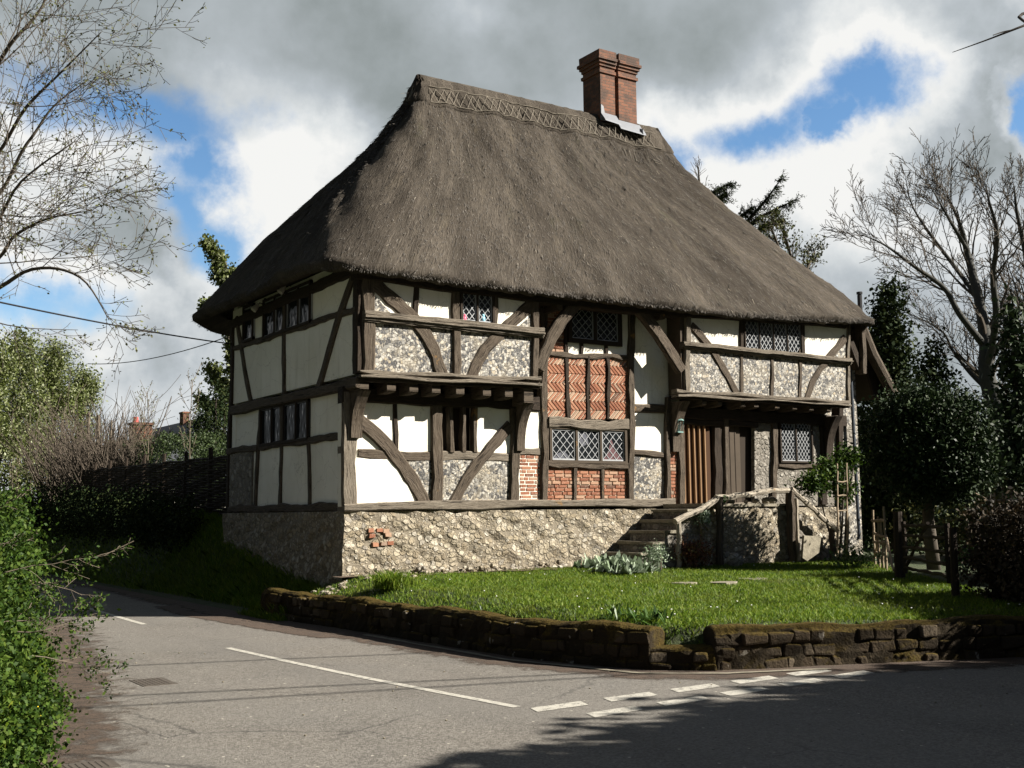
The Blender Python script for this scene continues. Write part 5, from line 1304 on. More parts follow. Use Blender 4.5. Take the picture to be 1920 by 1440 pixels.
def tree(name, base, h, cfg, label, cat='tree', group=None, bark=BARK, leafm=None, lsize=.05, per=2, lsp=.05, d0=(0, 0, 1), r0=None, seed=1, limbs=None, twigm=None, keep=None):
    rng = np.random.default_rng(seed); t = thing(name, label, cat, tuple(base), group); tr = MB(); tw = MB(); tips = []
    base = np.array(base, float)
    if limbs is None: grow([tr, tr, tw], base-np.array([0, 0, .15]), unit(np.array(d0, float)), h, r0 or h*.022, 0, cfg, tips, rng)
    else:
        for (pts, r_a, r_b, kids) in limbs:
            P = [np.array(p, float) for p in pts]; q = []; m_ = 6
            for i in range(len(P)-1):
                a0 = P[max(i-1, 0)]; a1 = P[i]; a2 = P[i+1]; a3 = P[min(i+2, len(P)-1)]
                for u in np.linspace(0, 1, m_+1)[:-1]: q.append(.5*((2*a1)+(-a0+a2)*u+(2*a0-5*a1+4*a2-a3)*u*u+(-a0+3*a1-3*a2+a3)*u**3))
            q.append(P[-1]); n = len(q); rad = [r_a+(r_b-r_a)*i/(n-1) for i in range(n)]; tr.tube(q, rad, 8)
            tot = sum(np.linalg.norm(q[i+1]-q[i]) for i in range(n-1))
            for j in range(kids):
                f = cfg.get('lstart', .25)+(1-cfg.get('lstart', .25))*(j+rng.uniform(0, 1))/kids; i = min(int(f*(n-1)), n-2); dd = unit(q[i+1]-q[i])
                ax = unit(np.cross(dd, rng.normal(size=3))); s = cfg['spread']*rng.uniform(.6, 1.3); nd = unit(dd*math.cos(s)+ax*math.sin(s))
                grow([tr, tr, tw], q[i], nd, cfg['l1']*rng.uniform(.5, 1.2)*(1.2-.6*f), max(cfg['rmin'], rad[i]*cfg.get('cr', .5)), 2, cfg, tips, rng)
    if tr.v: tr.build('trunk', bark, t, smooth=True)
    if tw.v: tw.build('twigs', twigm or bark, t)
    if leafm and tips:
        P = np.array(tips); P = np.repeat(P, per, axis=0)+rng.normal(0, lsp, (len(P)*per, 3))
        if keep is not None: P = P[keep(P)]
        quads_obj('crown', leaves(P, lsize, rng=rng), leafm, t)
    return t
def bush(name, label, cat, ells, n, size, mt, stem=None, clump=.12, per=12, shell=.45, group=None, base=None, stems=0, stemm=BARK, seed=3, asp=.6, up=.3):
    rng = np.random.default_rng(seed); E = np.array(ells, float); b = base if base is not None else (E[:, 0].mean(), E[:, 1].mean(), (E[:, 2]-E[:, 5]).min())
    t = thing(name, label, cat, tuple(float(v) for v in b), group)
    P = blob(ells, n, rng, clump, per, shell, flat_floor=b[2]-.02); quads_obj('foliage', leaves(P, size, asp, up, rng), mt, t)
    mb = MB()
    for e in ells[:14]:
        for _ in range(stems):
            if len(ells) < 6 and mb.v: mb.build('stem', stemm, t); mb = MB()
            q = np.array([e[0], e[1], e[2]])+rng.normal(0, .35, 3)*np.array(e[3:]); a = np.array([b[0]+rng.normal(0, .08), b[1]+rng.normal(0, .08), b[2]-.1]) if len(ells) < 6 else np.array([e[0], e[1], b[2]-.1])+rng.normal(0, .1, 3)*np.array([1, 1, 0])
            mb.tube([a, (a+q)/2+rng.normal(0, .06, 3), q], [.03, .022, .012], 5)
    if mb.v: mb.build('stem' if len(ells) < 6 else 'stems', stemm, t)
    return t
CF_BARE = dict(nseg=(8, 6, 5, 4, 3, 3), bend=.10, up=(.02, .03, .03, .02, .02), kids=(9, 7, 6, 5), ratio=.48, spread=.75, start=(.3, .15, .1, .1), maxlvl=4, rmin=.006, l1=2.6)
# ---- big budding tree at the left, trunk outside the picture
cfg = dict(nseg=(7, 7, 6, 5, 4), bend=.09, up=(.05, .0, .02, .03), kids=(11, 10, 7, 4), ratio=.50, spread=.8, start=(.25, .12, .1, .1), maxlvl=4, rmin=.0032, l1=1.75, lstart=.15, cr=.36)
def dpt(x, y, d): return CAM+ray(x, y)*d
tb = (-9.4, -3.2, .5)
limbs = [([tb, (-9.3, -3.2, 3.0), (-9.1, -3.3, 6.0), (-8.8, -3.4, 9.5), (-8.6, -3.2, 12)], .26, .07, 10),
         ([(-9.25, -3.2, 3.6), (-8.2, -3.5, 4.6), dpt(-60, 455, 13.6), dpt(40, 340, 13.2), dpt(140, 265, 13.0)], .04, .006, 14),
         ([(-9.2, -3.2, 4.4), (-8.0, -3.4, 5.6), dpt(-60, 330, 14), dpt(50, 200, 13.8), dpt(110, 140, 13.5), dpt(190, 60, 13.2)], .04, .005, 15),
         ([(-9.3, -3.2, 3.0), (-8.3, -3.8, 3.6), dpt(-60, 560, 13.0), dpt(60, 505, 12.6), dpt(150, 520, 12.4), dpt(205, 600, 12.3)], .04, .005, 12),
         ([(-9.2, -3.2, 5.2), (-8.3, -3.0, 6.6), dpt(-70, 160, 15), dpt(30, 70, 15), dpt(80, 10, 15), dpt(100, -60, 15)], .05, .006, 14),
         ([(-9.25, -3.2, 3.4), (-8.5, -3.6, 4.2), dpt(-50, 500, 14), dpt(30, 440, 13.8), dpt(90, 410, 13.6), dpt(170, 395, 13.4)], .04, .005, 13),
         ([(-9.25, -3.2, 4.0), (-8.5, -3.2, 5.2), dpt(-60, 400, 14.5), dpt(50, 270, 14.5), dpt(100, 200, 14.5), dpt(165, 150, 14.5)], .04, .005, 12)]
tree('budding_tree', tb, 12, cfg, 'tall tree with fine dark branches and small opening buds at upper left', limbs=limbs, leafm=L_BUD, lsize=.036, per=1, lsp=.02, keep=lambda P: np.random.default_rng(1).random(len(P)) < .5, seed=5, bark=BARK, twigm=BARK)
# ---- sunlit hedgerow at the left of the lane, in front
E = []
rg = np.random.default_rng(11)
for (x, y, r, h) in ((-7.75, -9.7, .5, .6), (-7.45, -8.9, .58, .9), (-7.2, -8.0, .65, 1.15), (-7.0, -7.0, .7, 1.35), (-6.8, -6.0, .8, 1.5), (-6.6, -4.9, .9, 1.62), (-6.45, -3.8, .95, 1.72), (-6.25, -2.6, .95, 1.82), (-6.1, -1.2, 1.0, 1.9), (-5.95, .4, 1.0, 1.95), (-5.85, 2.2, 1.0, 2.0), (-5.75, 4.0, 1.0, 2.0), (-5.7, 6.0, 1.0, 2.0)):
    for k in range(5):
        z = h*(k+.5)/5; E.append((x+rg.normal(0, .16), y+rg.normal(0, .2), z, r*(1.05-.35*k/4)*rg.uniform(.7, 1.1), r*rg.uniform(.7, 1.0), h/5*1.1))
bush('hedgerow', 'dense sunlit green hawthorn hedge at the lower left beside the lane', 'hedge', E, 170000, .046, L_HEDGE, clump=.075, per=16, shell=.6, base=(-6.4, -3, .0), stems=1, seed=12)
# long shoots sticking out towards the lane
mb = MB(); tips = []; rng = np.random.default_rng(4)
sh = thing('hedge_shoots', 'leafy arching shoots sticking out of the left hedge over the road', 'branches', (-6.2, -5, .5))
for (x, y, z, dx, dy, dz, L) in [(-6.35, -5.6, 1.15, .9, -.1, .02, 1.0), (-6.2, -5.2, 1.1, .95, .0, -.1, .8), (-6.45, -6.2, .75, .9, -.1, .0, .7), (-6.2, -6.6, .5, .9, -.2, -.1, .7), (-6.4, -4.8, 1.6, .6, -.1, .4, .5), (-6.5, -7.6, .8, .8, -.3, .1, .6), (-6.2, -4.4, 1.0, .9, -.1, -.05, .6), (-6.5, -5.4, 1.4, .8, -.1, .1, .5)]:
    mb = MB(); grow([mb], np.array([x, y, z]), unit(np.array([dx, dy, dz])), L, .006, 1, dict(nseg=(6, 6, 4, 3), bend=.12, up=(0, .01), kids=(8, 8, 3), ratio=.4, spread=.7, start=(.2, .2), maxlvl=3, rmin=.0022), tips, rng); mb.build('shoot', TWIG, sh)
P = np.array(tips); P = np.repeat(P, 3, axis=0)+rng.normal(0, .03, (len(P)*3, 3)); quads_obj('foliage', leaves(P, .034, rng=rng), L_HEDGE, sh)
# ground ivy / rough grass under the hedge, dandelions
def blades(name, P, hmin, hmax, wd, mt, lean=.4, seed=9, label=None, cat=None, kind='stuff'):
    rng = np.random.default_rng(seed); n = len(P); a = rng.uniform(0, 2*math.pi, n); s = np.stack([np.cos(a), np.sin(a), 0*a], 1); h = rng.uniform(hmin, hmax, (n, 1)); l = rng.normal(0, lean, (n, 2))
    top = P+np.concatenate([l*h, h], 1); mid = P+np.concatenate([l*h*.35, h*.6], 1); w_ = wd*rng.uniform(.6, 1.3, (n, 1))
    V = np.stack([P-s*w_*.5, P+s*w_*.5, mid+s*w_*.35, top, mid-s*w_*.35], 1)
    o = quads_obj(name, V, mt, None, 5); tag(o, label, cat, None, kind); return o
rg = np.random.default_rng(21)
def scatter(n, x0, x1, y0, y1, cond):
    P = np.stack([rg.uniform(x0, x1, n), rg.uniform(y0, y1, n)], 1); P = P[cond(P)]; return np.concatenate([P, height(P)[:, None]], 1)
LAWN = [(-1.0, .3), (-.9, -1), (-.68, -5.9), (-.15, -7.5), (.3, -7.9), (1.9, -8.45), (3.9, -9.15), (6.2, -9.9), (6.6, -7.0), (8.2, -4.8), (10.6, -1.6), (10.4, -.9), (5.2, -.75), (5.0, .05), (1.0, .1)]
# denser near the camera: keep with a probability that falls with distance
Pl = scatter(330000, -1.2, 10.8, -10, .4, lambda P: inpoly(P, LAWN)); dst = np.linalg.norm(Pl[:, :2]-CAM[:2], axis=1)
nzv = np.sin(Pl[:, 0]*2.1+1.3*np.sin(Pl[:, 1]*1.7))*np.sin(Pl[:, 1]*2.6+np.sin(Pl[:, 0]*3.1))
keep = rg.random(len(Pl)) < np.clip(14/dst, .4, 1)*(.75+.25*nzv); Pl = Pl[keep]
Pg = scatter(2600, -.4, .7, -8.1, -7.2, lambda P: inpoly(P, [(-.45, -7.3), (.6, -7.6), (.35, -8.02), (-.12, -7.72)])); Pl = np.concatenate([Pl, Pg])
blades('grass', Pl, .02, .062, .010, L_GRASS, .55, label='short green lawn grass in front of the house', cat='grass')
dz = rg.choice(len(Pl), 90); dz = Pl[dz]; nv = np.sin(dz[:, 0]*1.3)*np.cos(dz[:, 1]*1.1); dz = dz[nv > -.3]
mb = MB()
for p in dz: lump(mb, (p[0], p[1], p[2]+random.uniform(.05, .08)), (.011, .011, .007), 4)
tag(mb.build('daisies', WHITEP), 'tiny white daisies dotted over the sunny lawn', 'flowers', kind='stuff')
# rough grass on banks and verges
Pb = np.concatenate([scatter(26000, -7.9, -5.0, -11.5, -1, lambda P: (dpoly(P, ROAD) < .8) & ~inpoly(P, ROAD)), scatter(24000, -1.15, .4, 9, 30, lambda P: ~inpoly(P, ROAD)), scatter(22000, -1.0, .6, 1.2, 9, lambda P: ~inpoly(P, ROAD))])
blades('verge_grass', Pb, .05, .17, .014, L_GRASS, .55, seed=5, label='rough verge grass below the left hedge and on the bank', cat='grass')
Pv = scatter(5000, -1.3, -.2, .25, 1.9, lambda P: ~inpoly(P, ROAD)); blades('corner_grass', Pv, .06, .2, .014, L_GRASS, .5, seed=6, label='tuft of bright grass at the corner of the verge wall', cat='grass')
E2 = [(x, y, H1(x, y)+.08, .28, .28, .13) for x, y in ((-6.95, -9.6), (-6.8, -9.0), (-6.6, -8.3), (-7.3, -10.2), (-6.45, -7.6), (-6.2, -6.9), (-7.0, -8.7), (-6.1, -6.2))]
bush('ground_ivy', 'low broad leaved weeds along the lower left verge', 'weeds', E2, 16000, .036, L_HEDGE, clump=.06, per=10, shell=.2, base=(-6.7, -8.5, .0), asp=.85, up=1.0)
for (x, y, lab) in ((42, 1333, 'leftmost yellow dandelion in the lower left verge'), (71, 1327, 'topmost yellow dandelion in the lower left verge'), (72, 1343, 'lowest yellow dandelion in the lower left verge')):
    p = dpt(x, y, 9.25); t = thing('dandelion', lab, 'flower', (p[0], p[1], p[2]-.2), 'dandelions on the left verge')
    mb = MB(); mb.tube([(p[0], p[1], p[2]-.2), p], .004, 4); mb.build('stalk', L_PLANT, t)
    mb = MB(); lump(mb, p, (.024, .024, .012), 5); mb.build('flower_head', YELLOWP, t)
# ---- plants by the plinth and steps
def zl(x, y, z=.64): p = on_axis(x, y, 2, z); return p
def spear(name, label, c, n, L, wd, mt, seed, spread=.9, cat='plant', group=None):
    rng = np.random.default_rng(seed); t = thing(name, label, cat, tuple(c), group); c = np.array(c); V = []
    for _ in range(n):
        a = rng.uniform(0, 2*math.pi); el_ = rng.uniform(.25, 1.3); l = L*rng.uniform(.5, 1.1); d = np.array([math.cos(a)*math.cos(el_)*spread, math.sin(a)*math.cos(el_)*spread, math.sin(el_)]); s = np.array([-math.sin(a), math.cos(a), 0])*wd*rng.uniform(.6, 1.2)
        b = c+np.array([rng.normal(0, .12+.08*(wd > .06)), rng.normal(0, .1), 0]); m_ = b+d*l*.55; e = b+d*l*(.95-.2*(wd > .06))-np.array([0, 0, (.25+.35*(wd > .06))*l*rng.random()])
        V.append([b-s*.2, b+s*.2, m_+s*.5, e, m_-s*.5])
    quads_obj('leaf_rosette', np.array(V), mt, t, 5); return t
for i, (x, y, s, lab) in enumerate(((1128, 1066, .55, 'silvery felt leaved plant at the left of its clump under the plinth'), (1160, 1070, .62, 'tallest silvery felt leaved plant below the plinth'), (1186, 1072, .5, 'silvery felt leaved plant nearest the bottom step'))):
    spear('silver_plant', lab, zl(x, y), 150, s*.8, .075, L_SILVER, 40+i, group='silver leaved plants by the steps')
for (x, y, rr, hh, lab, mt, sz, sd_) in ((1072, 1062, .30, .24, 'low feathery green plant left of the silver leaved plants', L_PLANT, .05, 51), (1228, 1068, .24, .22, 'small rounded herb bush at the foot of the bottom step', L_SILVER, .04, 52), (1252, 1050, .16, .30, 'dark green leafy weed beside the thin handrail post', L_PLANT, .06, 53),
        (1300, 1062, .42, .26, 'low reddish leaved shrub in front of the shaded steps', L_RED, .045, 54), (1330, 1010, .10, .10, 'pale leafy sprig growing from the steps', L_SILVER, .06, 55), (1225, 1160, .0, 0, '', None, 0, 0)):
    if mt is None: continue
    p = zl(x, y) if y > 1030 else on_axis(x-12, 978, 1, -.8); bush('small_shrub', lab, 'shrub', [(p[0], p[1], p[2]+hh, rr, rr*.8, hh)], int(1500*rr/.3), sz, mt, clump=.05, per=8, shell=.2, base=(p[0], p[1], p[2]-.05), stems=4, seed=sd_, stemm=TWIG)
p = on_axis(1350, 936, 1, -.85); bush('ivy_tuft', 'small ivy tuft on top of the middle handrail post', 'plant', [(p[0], p[1], p[2], .09, .08, .05)], 160, .06, L_PLANT, clump=.03, per=6, shell=.1)
for (x, y, lab, sd_) in ((1165, 1163, 'spiky green clump on the wall top left of the gap', 61), (1222, 1168, 'second spiky green clump, at the end of the left wall', 62)):
    p = on_axis(x, y, 2, .43); spear('spiky_clump', lab, (p[0], p[1], .43), 60, .26, .035, L_PLANT, sd_, group='spiky clumps on the verge wall')
p = on_axis(1247, 1186, 2, .32); spear('wall_fern', 'small green fern hanging over the edge of the wall gap', (p[0], p[1], .30), 40, .2, .04, L_PLANT, 64)
p = on_axis(912, 1145, 2, .45); spear('wall_weed', 'tiny weed with white flowers on the mossy wall top', (p[0], p[1], .44), 26, .12, .012, L_PLANT, 65)
p = zl(735, 1100, .58); Pt = np.array([p[0], p[1], .56])+np.concatenate([rg.normal(0, .13, (900, 2)), np.zeros((900, 1))], 1); blades('grass_tuft', Pt, .12, .3, .012, L_GRASS, .5, seed=7, label='tall tuft of grass at the left end of the lawn', cat='grass')
p = zl(690, 1088, .56); spear('dry_weed', 'dark withered weed among the rubble at the plinth corner', (p[0], p[1], .54), 50, .22, .02, L_RED, 66)
p = zl(592, 1078, .5); spear('corner_weed', 'pale green weed in shade at the corner of the plinth', (p[0]-.1, p[1], .5), 18, .25, .05, L_SILVER, 67)
# climbing shrub on the right hand wall
c1 = on_axis(1560, 882, 1, -.9); c2 = on_axis(1525, 905, 1, -.9); c3 = on_axis(1592, 858, 1, -.9); c4 = on_axis(1580, 915, 1, -.9)
bush('climbing_shrub', 'leafy climbing shrub on the wall above the right handrail', 'shrub', [(*c1, .42, .25, .22), (*c2, .35, .25, .20), (*c3, .25, .25, .2), (*c4, .3, .2, .3)], 4200, .075, L_HEDGE, clump=.08, per=10, shell=.3, base=(c4[0]+.15, c4[1]+.2, .6), stems=1, seed=71)
# ---- holly tree
hb = (10.1, -3.45, .58)
HE = [(10.1, -3.45, 2.85, .95, .95, 1.02), (9.7, -3.45, 2.45, .6, .6, .6), (9.9, -3.4, 3.4, .6, .6, .45), (10.45, -3.85, 2.6, .6, .6, .65), (10.1, -4.0, 2.6, .65, .6, .7), (9.55, -3.2, 2.9, .55, .5, .55), (10.4, -3.9, 3.2, .6, .6, .5)]
ht = bush('holly_tree', 'dark rounded glossy holly tree right of the house', 'tree', HE, 46000, .075, L_HOLLY, clump=.13, per=14, shell=.7, base=hb, stems=0, seed=81)
mb = MB(); mb.tube([(10.1, -3.45, .5), (10.05, -3.42, 1.4), (10.13, -3.4, 2.4), (10.15, -3.4, 3.4)], [.13, .11, .09, .04], 8)
for k in range(7): a = k*.9; mb.tube([(10.1, -3.42, 1.7+.2*k), (10.1+.45*math.cos(a), -3.42+.45*math.sin(a), 2.1+.2*k), (10.1+.85*math.cos(a), -3.42+.85*math.sin(a), 2.3+.2*k)], [.05, .03, .012], 5)
mb.build('trunk', BARK, ht, smooth=True)
# undergrowth by the gate
bush('gate_undergrowth', 'low bright weeds and red flowers behind the field gate', 'weeds', [(9.3, -5.2, .8, .8, .8, .35), (8.6, -6.0, .8, .7, .7, .3), (10.4, -5.2, .85, .8, .7, .35), (8.9, -2.6, .75, .6, .5, .25)], 5000, .06, L_PLANT, clump=.08, per=10, shell=.3, base=(9.2, -5, .5))
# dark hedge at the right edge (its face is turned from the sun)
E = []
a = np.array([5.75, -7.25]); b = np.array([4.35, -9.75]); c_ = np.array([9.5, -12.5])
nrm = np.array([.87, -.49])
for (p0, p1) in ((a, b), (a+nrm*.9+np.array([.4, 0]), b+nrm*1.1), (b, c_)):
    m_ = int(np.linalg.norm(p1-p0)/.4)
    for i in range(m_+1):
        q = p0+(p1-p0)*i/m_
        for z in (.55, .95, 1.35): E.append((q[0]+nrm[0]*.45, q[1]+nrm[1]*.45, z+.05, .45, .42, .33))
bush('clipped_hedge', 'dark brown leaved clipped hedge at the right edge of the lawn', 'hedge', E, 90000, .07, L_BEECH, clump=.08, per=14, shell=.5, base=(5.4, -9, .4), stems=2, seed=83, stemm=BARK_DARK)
# ---- bare tree at the right
D = 34
def q3(x, y, dd=0): return dpt(x, y, D+dd)
bb = q3(1893, 945); bb[2] = H1(bb[0], bb[1])
limbs = [([bb, q3(1890, 860), q3(1868, 770), q3(1850, 700), q3(1848, 640), q3(1835, 560, .5), q3(1815, 480, 1), q3(1800, 420, 1), q3(1775, 365, 1.5)], .36, .02, 20),
         ([q3(1850, 690), q3(1868, 600, -1), q3(1862, 520, -1.5), q3(1870, 440, -2), q3(1855, 380, -2), q3(1848, 345, -2)], .13, .012, 18),
         ([q3(1848, 650), q3(1800, 590, -.5), q3(1770, 540, -.5), q3(1715, 500, -1), q3(1660, 460, -1.4), q3(1615, 440, -1.5)], .11, .010, 20),
         ([q3(1862, 740), q3(1820, 700, 1), q3(1785, 655, 1.5), q3(1765, 620, 1.8), q3(1700, 585, 2)], .08, .010, 14),
         ([q3(1835, 560, .5), q3(1790, 500, 1.5), q3(1745, 440, 2), q3(1715, 395, 2.3), q3(1702, 360, 2.5)], .08, .010, 18),
         ([q3(1880, 790), q3(1915, 720), q3(1930, 600, 1), q3(1925, 490, 1), q3(1907, 400, 1), q3(1902, 350, 1)], .2, .015, 18),
         ([q3(1925, 620, 1), q3(1975, 520, 0), q3(2000, 420), q3(1990, 320)], .16, .02, 18),
         ([q3(1815, 470, 1), q3(1785, 420, 0), q3(1765, 385, 0), q3(1745, 350, 0)], .07, .012, 14)]
cfgr = dict(nseg=(6, 6, 6, 5, 3), bend=.10, up=(.02, .05, .06, .05), kids=(6, 6, 6, 5), ratio=.46, spread=.62, start=(.2, .15, .15, .1), maxlvl=4, rmin=.0075, l1=2.2, lstart=.28, cr=.34, cr2=.5)
tree('bare_tree', bb, 12, cfgr, 'tall leafless tree with forked trunk at the right edge', limbs=limbs, bark=flat('lichen_bark', (.055, .055, .05), .95, 0, .45, 5), twigm=BARK, seed=91)
bt = CAM+ray(1990, 800)*46; bt[2] = .5
tree('bare_tree', bt, 11, dict(CF_BARE, maxlvl=3, kids=(12, 9, 8), rmin=.013), 'second leafless tree half hidden beyond the right edge', seed=92, bark=BARK, twigm=BARK, r0=.25)
# ---- yews and scrub behind the holly
def dark_tree(name, px, top, d, wpx, lab, n, mt, seed, size=.13, group=None, lobes=14, bot=None):
    rng = np.random.default_rng(seed); b = dpt(px, 900, d); zt = dpt(px, top, d)[2]; zb = H1(b[0], b[1]); R = wpx*d/FPX; E = []
    for k in range(lobes):
        f = (k+.5)/lobes; z = zb+.6+(zt-zb-1.0)*f; rr = R*(1-f*.8)*(.6 if f < .1 else 1); a = k*2.4; E.append((b[0]+rr*.45*math.cos(a), b[1]+rr*.45*math.sin(a), z, rr*.6+.15, rr*.6+.15, (zt-zb)/lobes*1.5))
    t = bush(name, lab, 'tree', E, n, size, mt, clump=.16, per=12, shell=.6, base=(b[0], b[1], zb), seed=seed, group=group)
    mb = MB(); mb.tube([(b[0], b[1], zb-.1), (b[0], b[1], zt-.5)], [R*.14+.05, .03], 7); mb.build('trunk', BARK_DARK, t); return t
dark_tree('yew_tree', 1678, 528, 31, 74, 'tall dark yew rising just right of the thatched roof', 26000, L_YEW, 101, group='dark yews behind the holly')
dark_tree('yew_tree', 1760, 630, 35, 85, 'broad dark yew between the tall yew and the bare tree', 13000, L_YEW, 102, group='dark yews behind the holly')
dark_tree('yew_tree', 1610, 640, 36, 60, 'low dark yew hidden behind the outshot roof', 7000, L_YEW, 103, group='dark yews behind the holly')
dark_tree('evergreen_bush', 1915, 560, 27, 38, 'dark leafy evergreen at the right edge in front of the bare tree', 5000, L_HOLLY, 104, size=.16)
E = []; rgs = np.random.default_rng(7)
for k in range(46):
    p = CAM+ray(rgs.uniform(1640, 2100), 880)*rgs.uniform(44, 70); h = rgs.uniform(2.5, 6.5); E.append((p[0], p[1], .6+h*.5, rgs.uniform(1.2, 2.4), rgs.uniform(1.2, 2.4), h*.55))
tg = bush('woodland', 'olive brown spring woodland closing the view at right', 'woodland', E, 42000, .22, L_SCRUB, clump=.4, per=12, shell=.4, base=(35, 15, .5), stems=2, seed=8); tg['kind'] = 'stuff'
for i, (x, y, r_, lab) in enumerate(((1800, 880, 1.3, 'olive laurel bush behind the holly tree'), (1860, 915, 1.0, 'low bright green bush by the foot of the bare tree'), (1840, 860, 1.5, 'dark laurel bush left of the bare trunk'))):
    p = CAM+ray(x, y)*(25+i*2); z = H1(p[0], p[1]); bush('laurel_bush', lab, 'shrub', [(p[0], p[1], z+r_*.7, r_, r_, r_*.8), (p[0]+.6, p[1]-.5, z+r_*.5, r_*.7, r_*.7, r_*.6)], 4500, .11, (L_SCRUB, L_CLIP, L_YEW)[i], clump=.14, per=10, shell=.5, base=(p[0], p[1], z), stems=3, seed=110+i, group='laurels under the bare tree')
# ---- conifer behind the roof: drooping sprays on long limbs
D = 42
bc = dpt(1400, 800, D); bc[2] = .5
t = thing('spruce_tree', 'dark conifer with spiky drooping limbs showing above the thatch', 'tree', tuple(bc)); mb = MB(); tips = []; rng = np.random.default_rng(31)
mb.tube([bc, q3(1400, 600), q3(1398, 470), q3(1390, 420)], [.3, .22, .12, .05], 7)
for pts in (((1385, 440), (1420, 410), (1455, 392), (1493, 374)), ((1390, 430), (1415, 400), (1440, 370), (1466, 333)), ((1320, 380), (1335, 362), (1352, 352), (1372, 343)), ((1400, 450), (1430, 425), (1470, 410)), ((1370, 430), (1390, 405), (1412, 388)), ((1340, 390), (1350, 372), (1362, 360))):
    P = [q3(x, y) for x, y in pts]; mb.tube(P, [.08, .06, .04, .015][:len(P)], 5)
    for a_, b_ in zip(P[:-1], P[1:]):
        for _ in range(26):
            f = rng.random(); q = a_+(b_-a_)*f; d = unit((b_-a_)*.5+rng.normal(0, .35, 3)+np.array([0, 0, -.35])); L = rng.uniform(.15, .5); mb.tube([q, q+d*L], [.012, .006], 3)
            for g in (.2, .5, .8, 1.0): tips.append(q+d*L*g)
mb.build('trunk', BARK_DARK, t); P = np.repeat(np.array(tips), 4, axis=0)+rng.normal(0, .045, (len(tips)*4, 3)); quads_obj('crown', leaves(P, .12, .22, rng=rng), L_YEW, t)
bs = dpt(1490, 700, 40); bs[2] = .5
limbs = [([bs, dpt(1490, 560, 40), dpt(1480, 470, 40), dpt(1462, 425, 40)], .12, .012, 20), ([dpt(1490, 560, 40), dpt(1515, 500, 40.5), dpt(1530, 465, 41)], .09, .012, 16), ([dpt(1480, 520, 40), dpt(1455, 450, 39.5), dpt(1440, 412, 39)], .07, .01, 14)]
tree('bare_shrub_tree', bs, 8, dict(cfgr, l1=1.0, maxlvl=3), 'small twiggy bare tree just above the right slope of the thatch', limbs=limbs, leafm=L_SCRUB, lsize=.10, per=1, seed=32, bark=BARK, twigm=BARK)
bs = dpt(1300, 700, 44); bs[2] = .5
limbs = [([bs, dpt(1310, 480, 44), dpt(1312, 360, 44), dpt(1308, 310, 44)], .12, .012, 16)]
tree('bare_shrub_tree', bs, 8, dict(cfgr, l1=1.0, maxlvl=3), 'twiggy bare treetop peeping over the thatch beside the conifer', limbs=limbs, seed=33, bark=BARK, twigm=BARK)
# ---- left background
for i, (px, top, d, wpx, n, lab) in enumerate(((-20, 640, 44, 75, 9000, 'pale spring tree at the left edge beyond the hedge'), (35, 622, 47, 70, 9500, 'tallest pale spring tree beyond the left hedge'), (100, 632, 50, 62, 8500, 'sunlit pale spring tree right of the tallest one'), (150, 690, 52, 52, 6500, 'rightmost pale spring tree, beside the coppice stools'))):
    rng = np.random.default_rng(200+i); b = dpt(px, 860, d); zb = H1(b[0], b[1]); zt = dpt(px, top, d)[2]; R = wpx*d/FPX; E = []
    for k in range(44):
        f = rng.random()**.8; rr = R*1.08*math.sqrt(max(.05, 1-(f*1.0)**2)); a_ = rng.uniform(0, 6.28); q = rng.random()**.5*.8; E.append((b[0]+rr*q*math.cos(a_), b[1]+rr*q*math.sin(a_), zb+.8+(zt-zb-1.1)*f, 0.55, .55, .7))
    t = bush('pale_spring_tree', lab, 'tree', E, int(n*1.9), .115, L_PALE, clump=.16, per=9, shell=.2, base=(b[0], b[1], zb), stems=2, seed=200+i, group='pale spring trees left of the house', stemm=TWIG)
    mb = MB(); mb.tube([(b[0], b[1], zb-.1), (b[0], b[1], zt-1)], [.14, .03], 6); mb.build('trunk', TWIG, t)
RODS = flat('brown_rods', (.085, .068, .052), .9)
# coppice stools: bundles of bare rods
for i, (px, d, lab, h, n) in enumerate(((150, 40, 'tangled bare coppice thicket beside the left hedge', 3.4, 90), (195, 37, 'cut coppice stool with upright pale rods', 3.2, 70), (115, 42, 'bare twiggy thicket nearest the left hedge', 3.3, 80), (225, 36, 'straggly coppice with tall thin rods against the sky', 3.7, 40), (182, 38, 'low dense bare thicket in front of the sawn off trunks', 2.8, 110))):
    rng = np.random.default_rng(300+i); b = dpt(px, 880, d); zb = H1(b[0], b[1]); t = thing('coppice_stool', lab, 'shrub', (b[0], b[1], zb), 'coppice stools by the lane'); mb = MB(); tips = []
    for k in range(n):
        a_ = rng.uniform(0, 6.28); grow([mb], np.array([b[0]+rng.normal(0, .3), b[1]+rng.normal(0, .3), zb-.1]), unit(np.array([math.cos(a_)*.45, math.sin(a_)*.45, 1.0])), h*rng.uniform(.5, 1.1), rng.uniform(.015, .035), 2, dict(nseg=(5,), bend=.10, up=(.03,), kids=(4,), ratio=.42, spread=.6, start=(.3,), maxlvl=3, rmin=.007), tips, rng)
    mb.build('rods', RODS, t)
for k, (px, top, bot, d, w_) in enumerate(((183, 778, 835, 41, .08), (165, 772, 830, 42, .06), (207, 788, 815, 40, .05))):
    a_ = dpt(px, bot, d); b_ = dpt(px+2, top, d); a_[2] = min(a_[2], H1(a_[0], a_[1])+1.2); mb = MB(); mb.tube([(a_[0], a_[1], H1(a_[0], a_[1])-.1), a_, b_], [w_*1.2, w_, w_*.8], 7); tag(mb.build('cut_trunk', TWIG), ('thickest sawn off pale trunk rising from the coppice', 'slim sawn off trunk left of the thickest one', 'short sawn off trunk right of the thickest one')[k], 'tree trunk', 'sawn off trunks in the coppice')
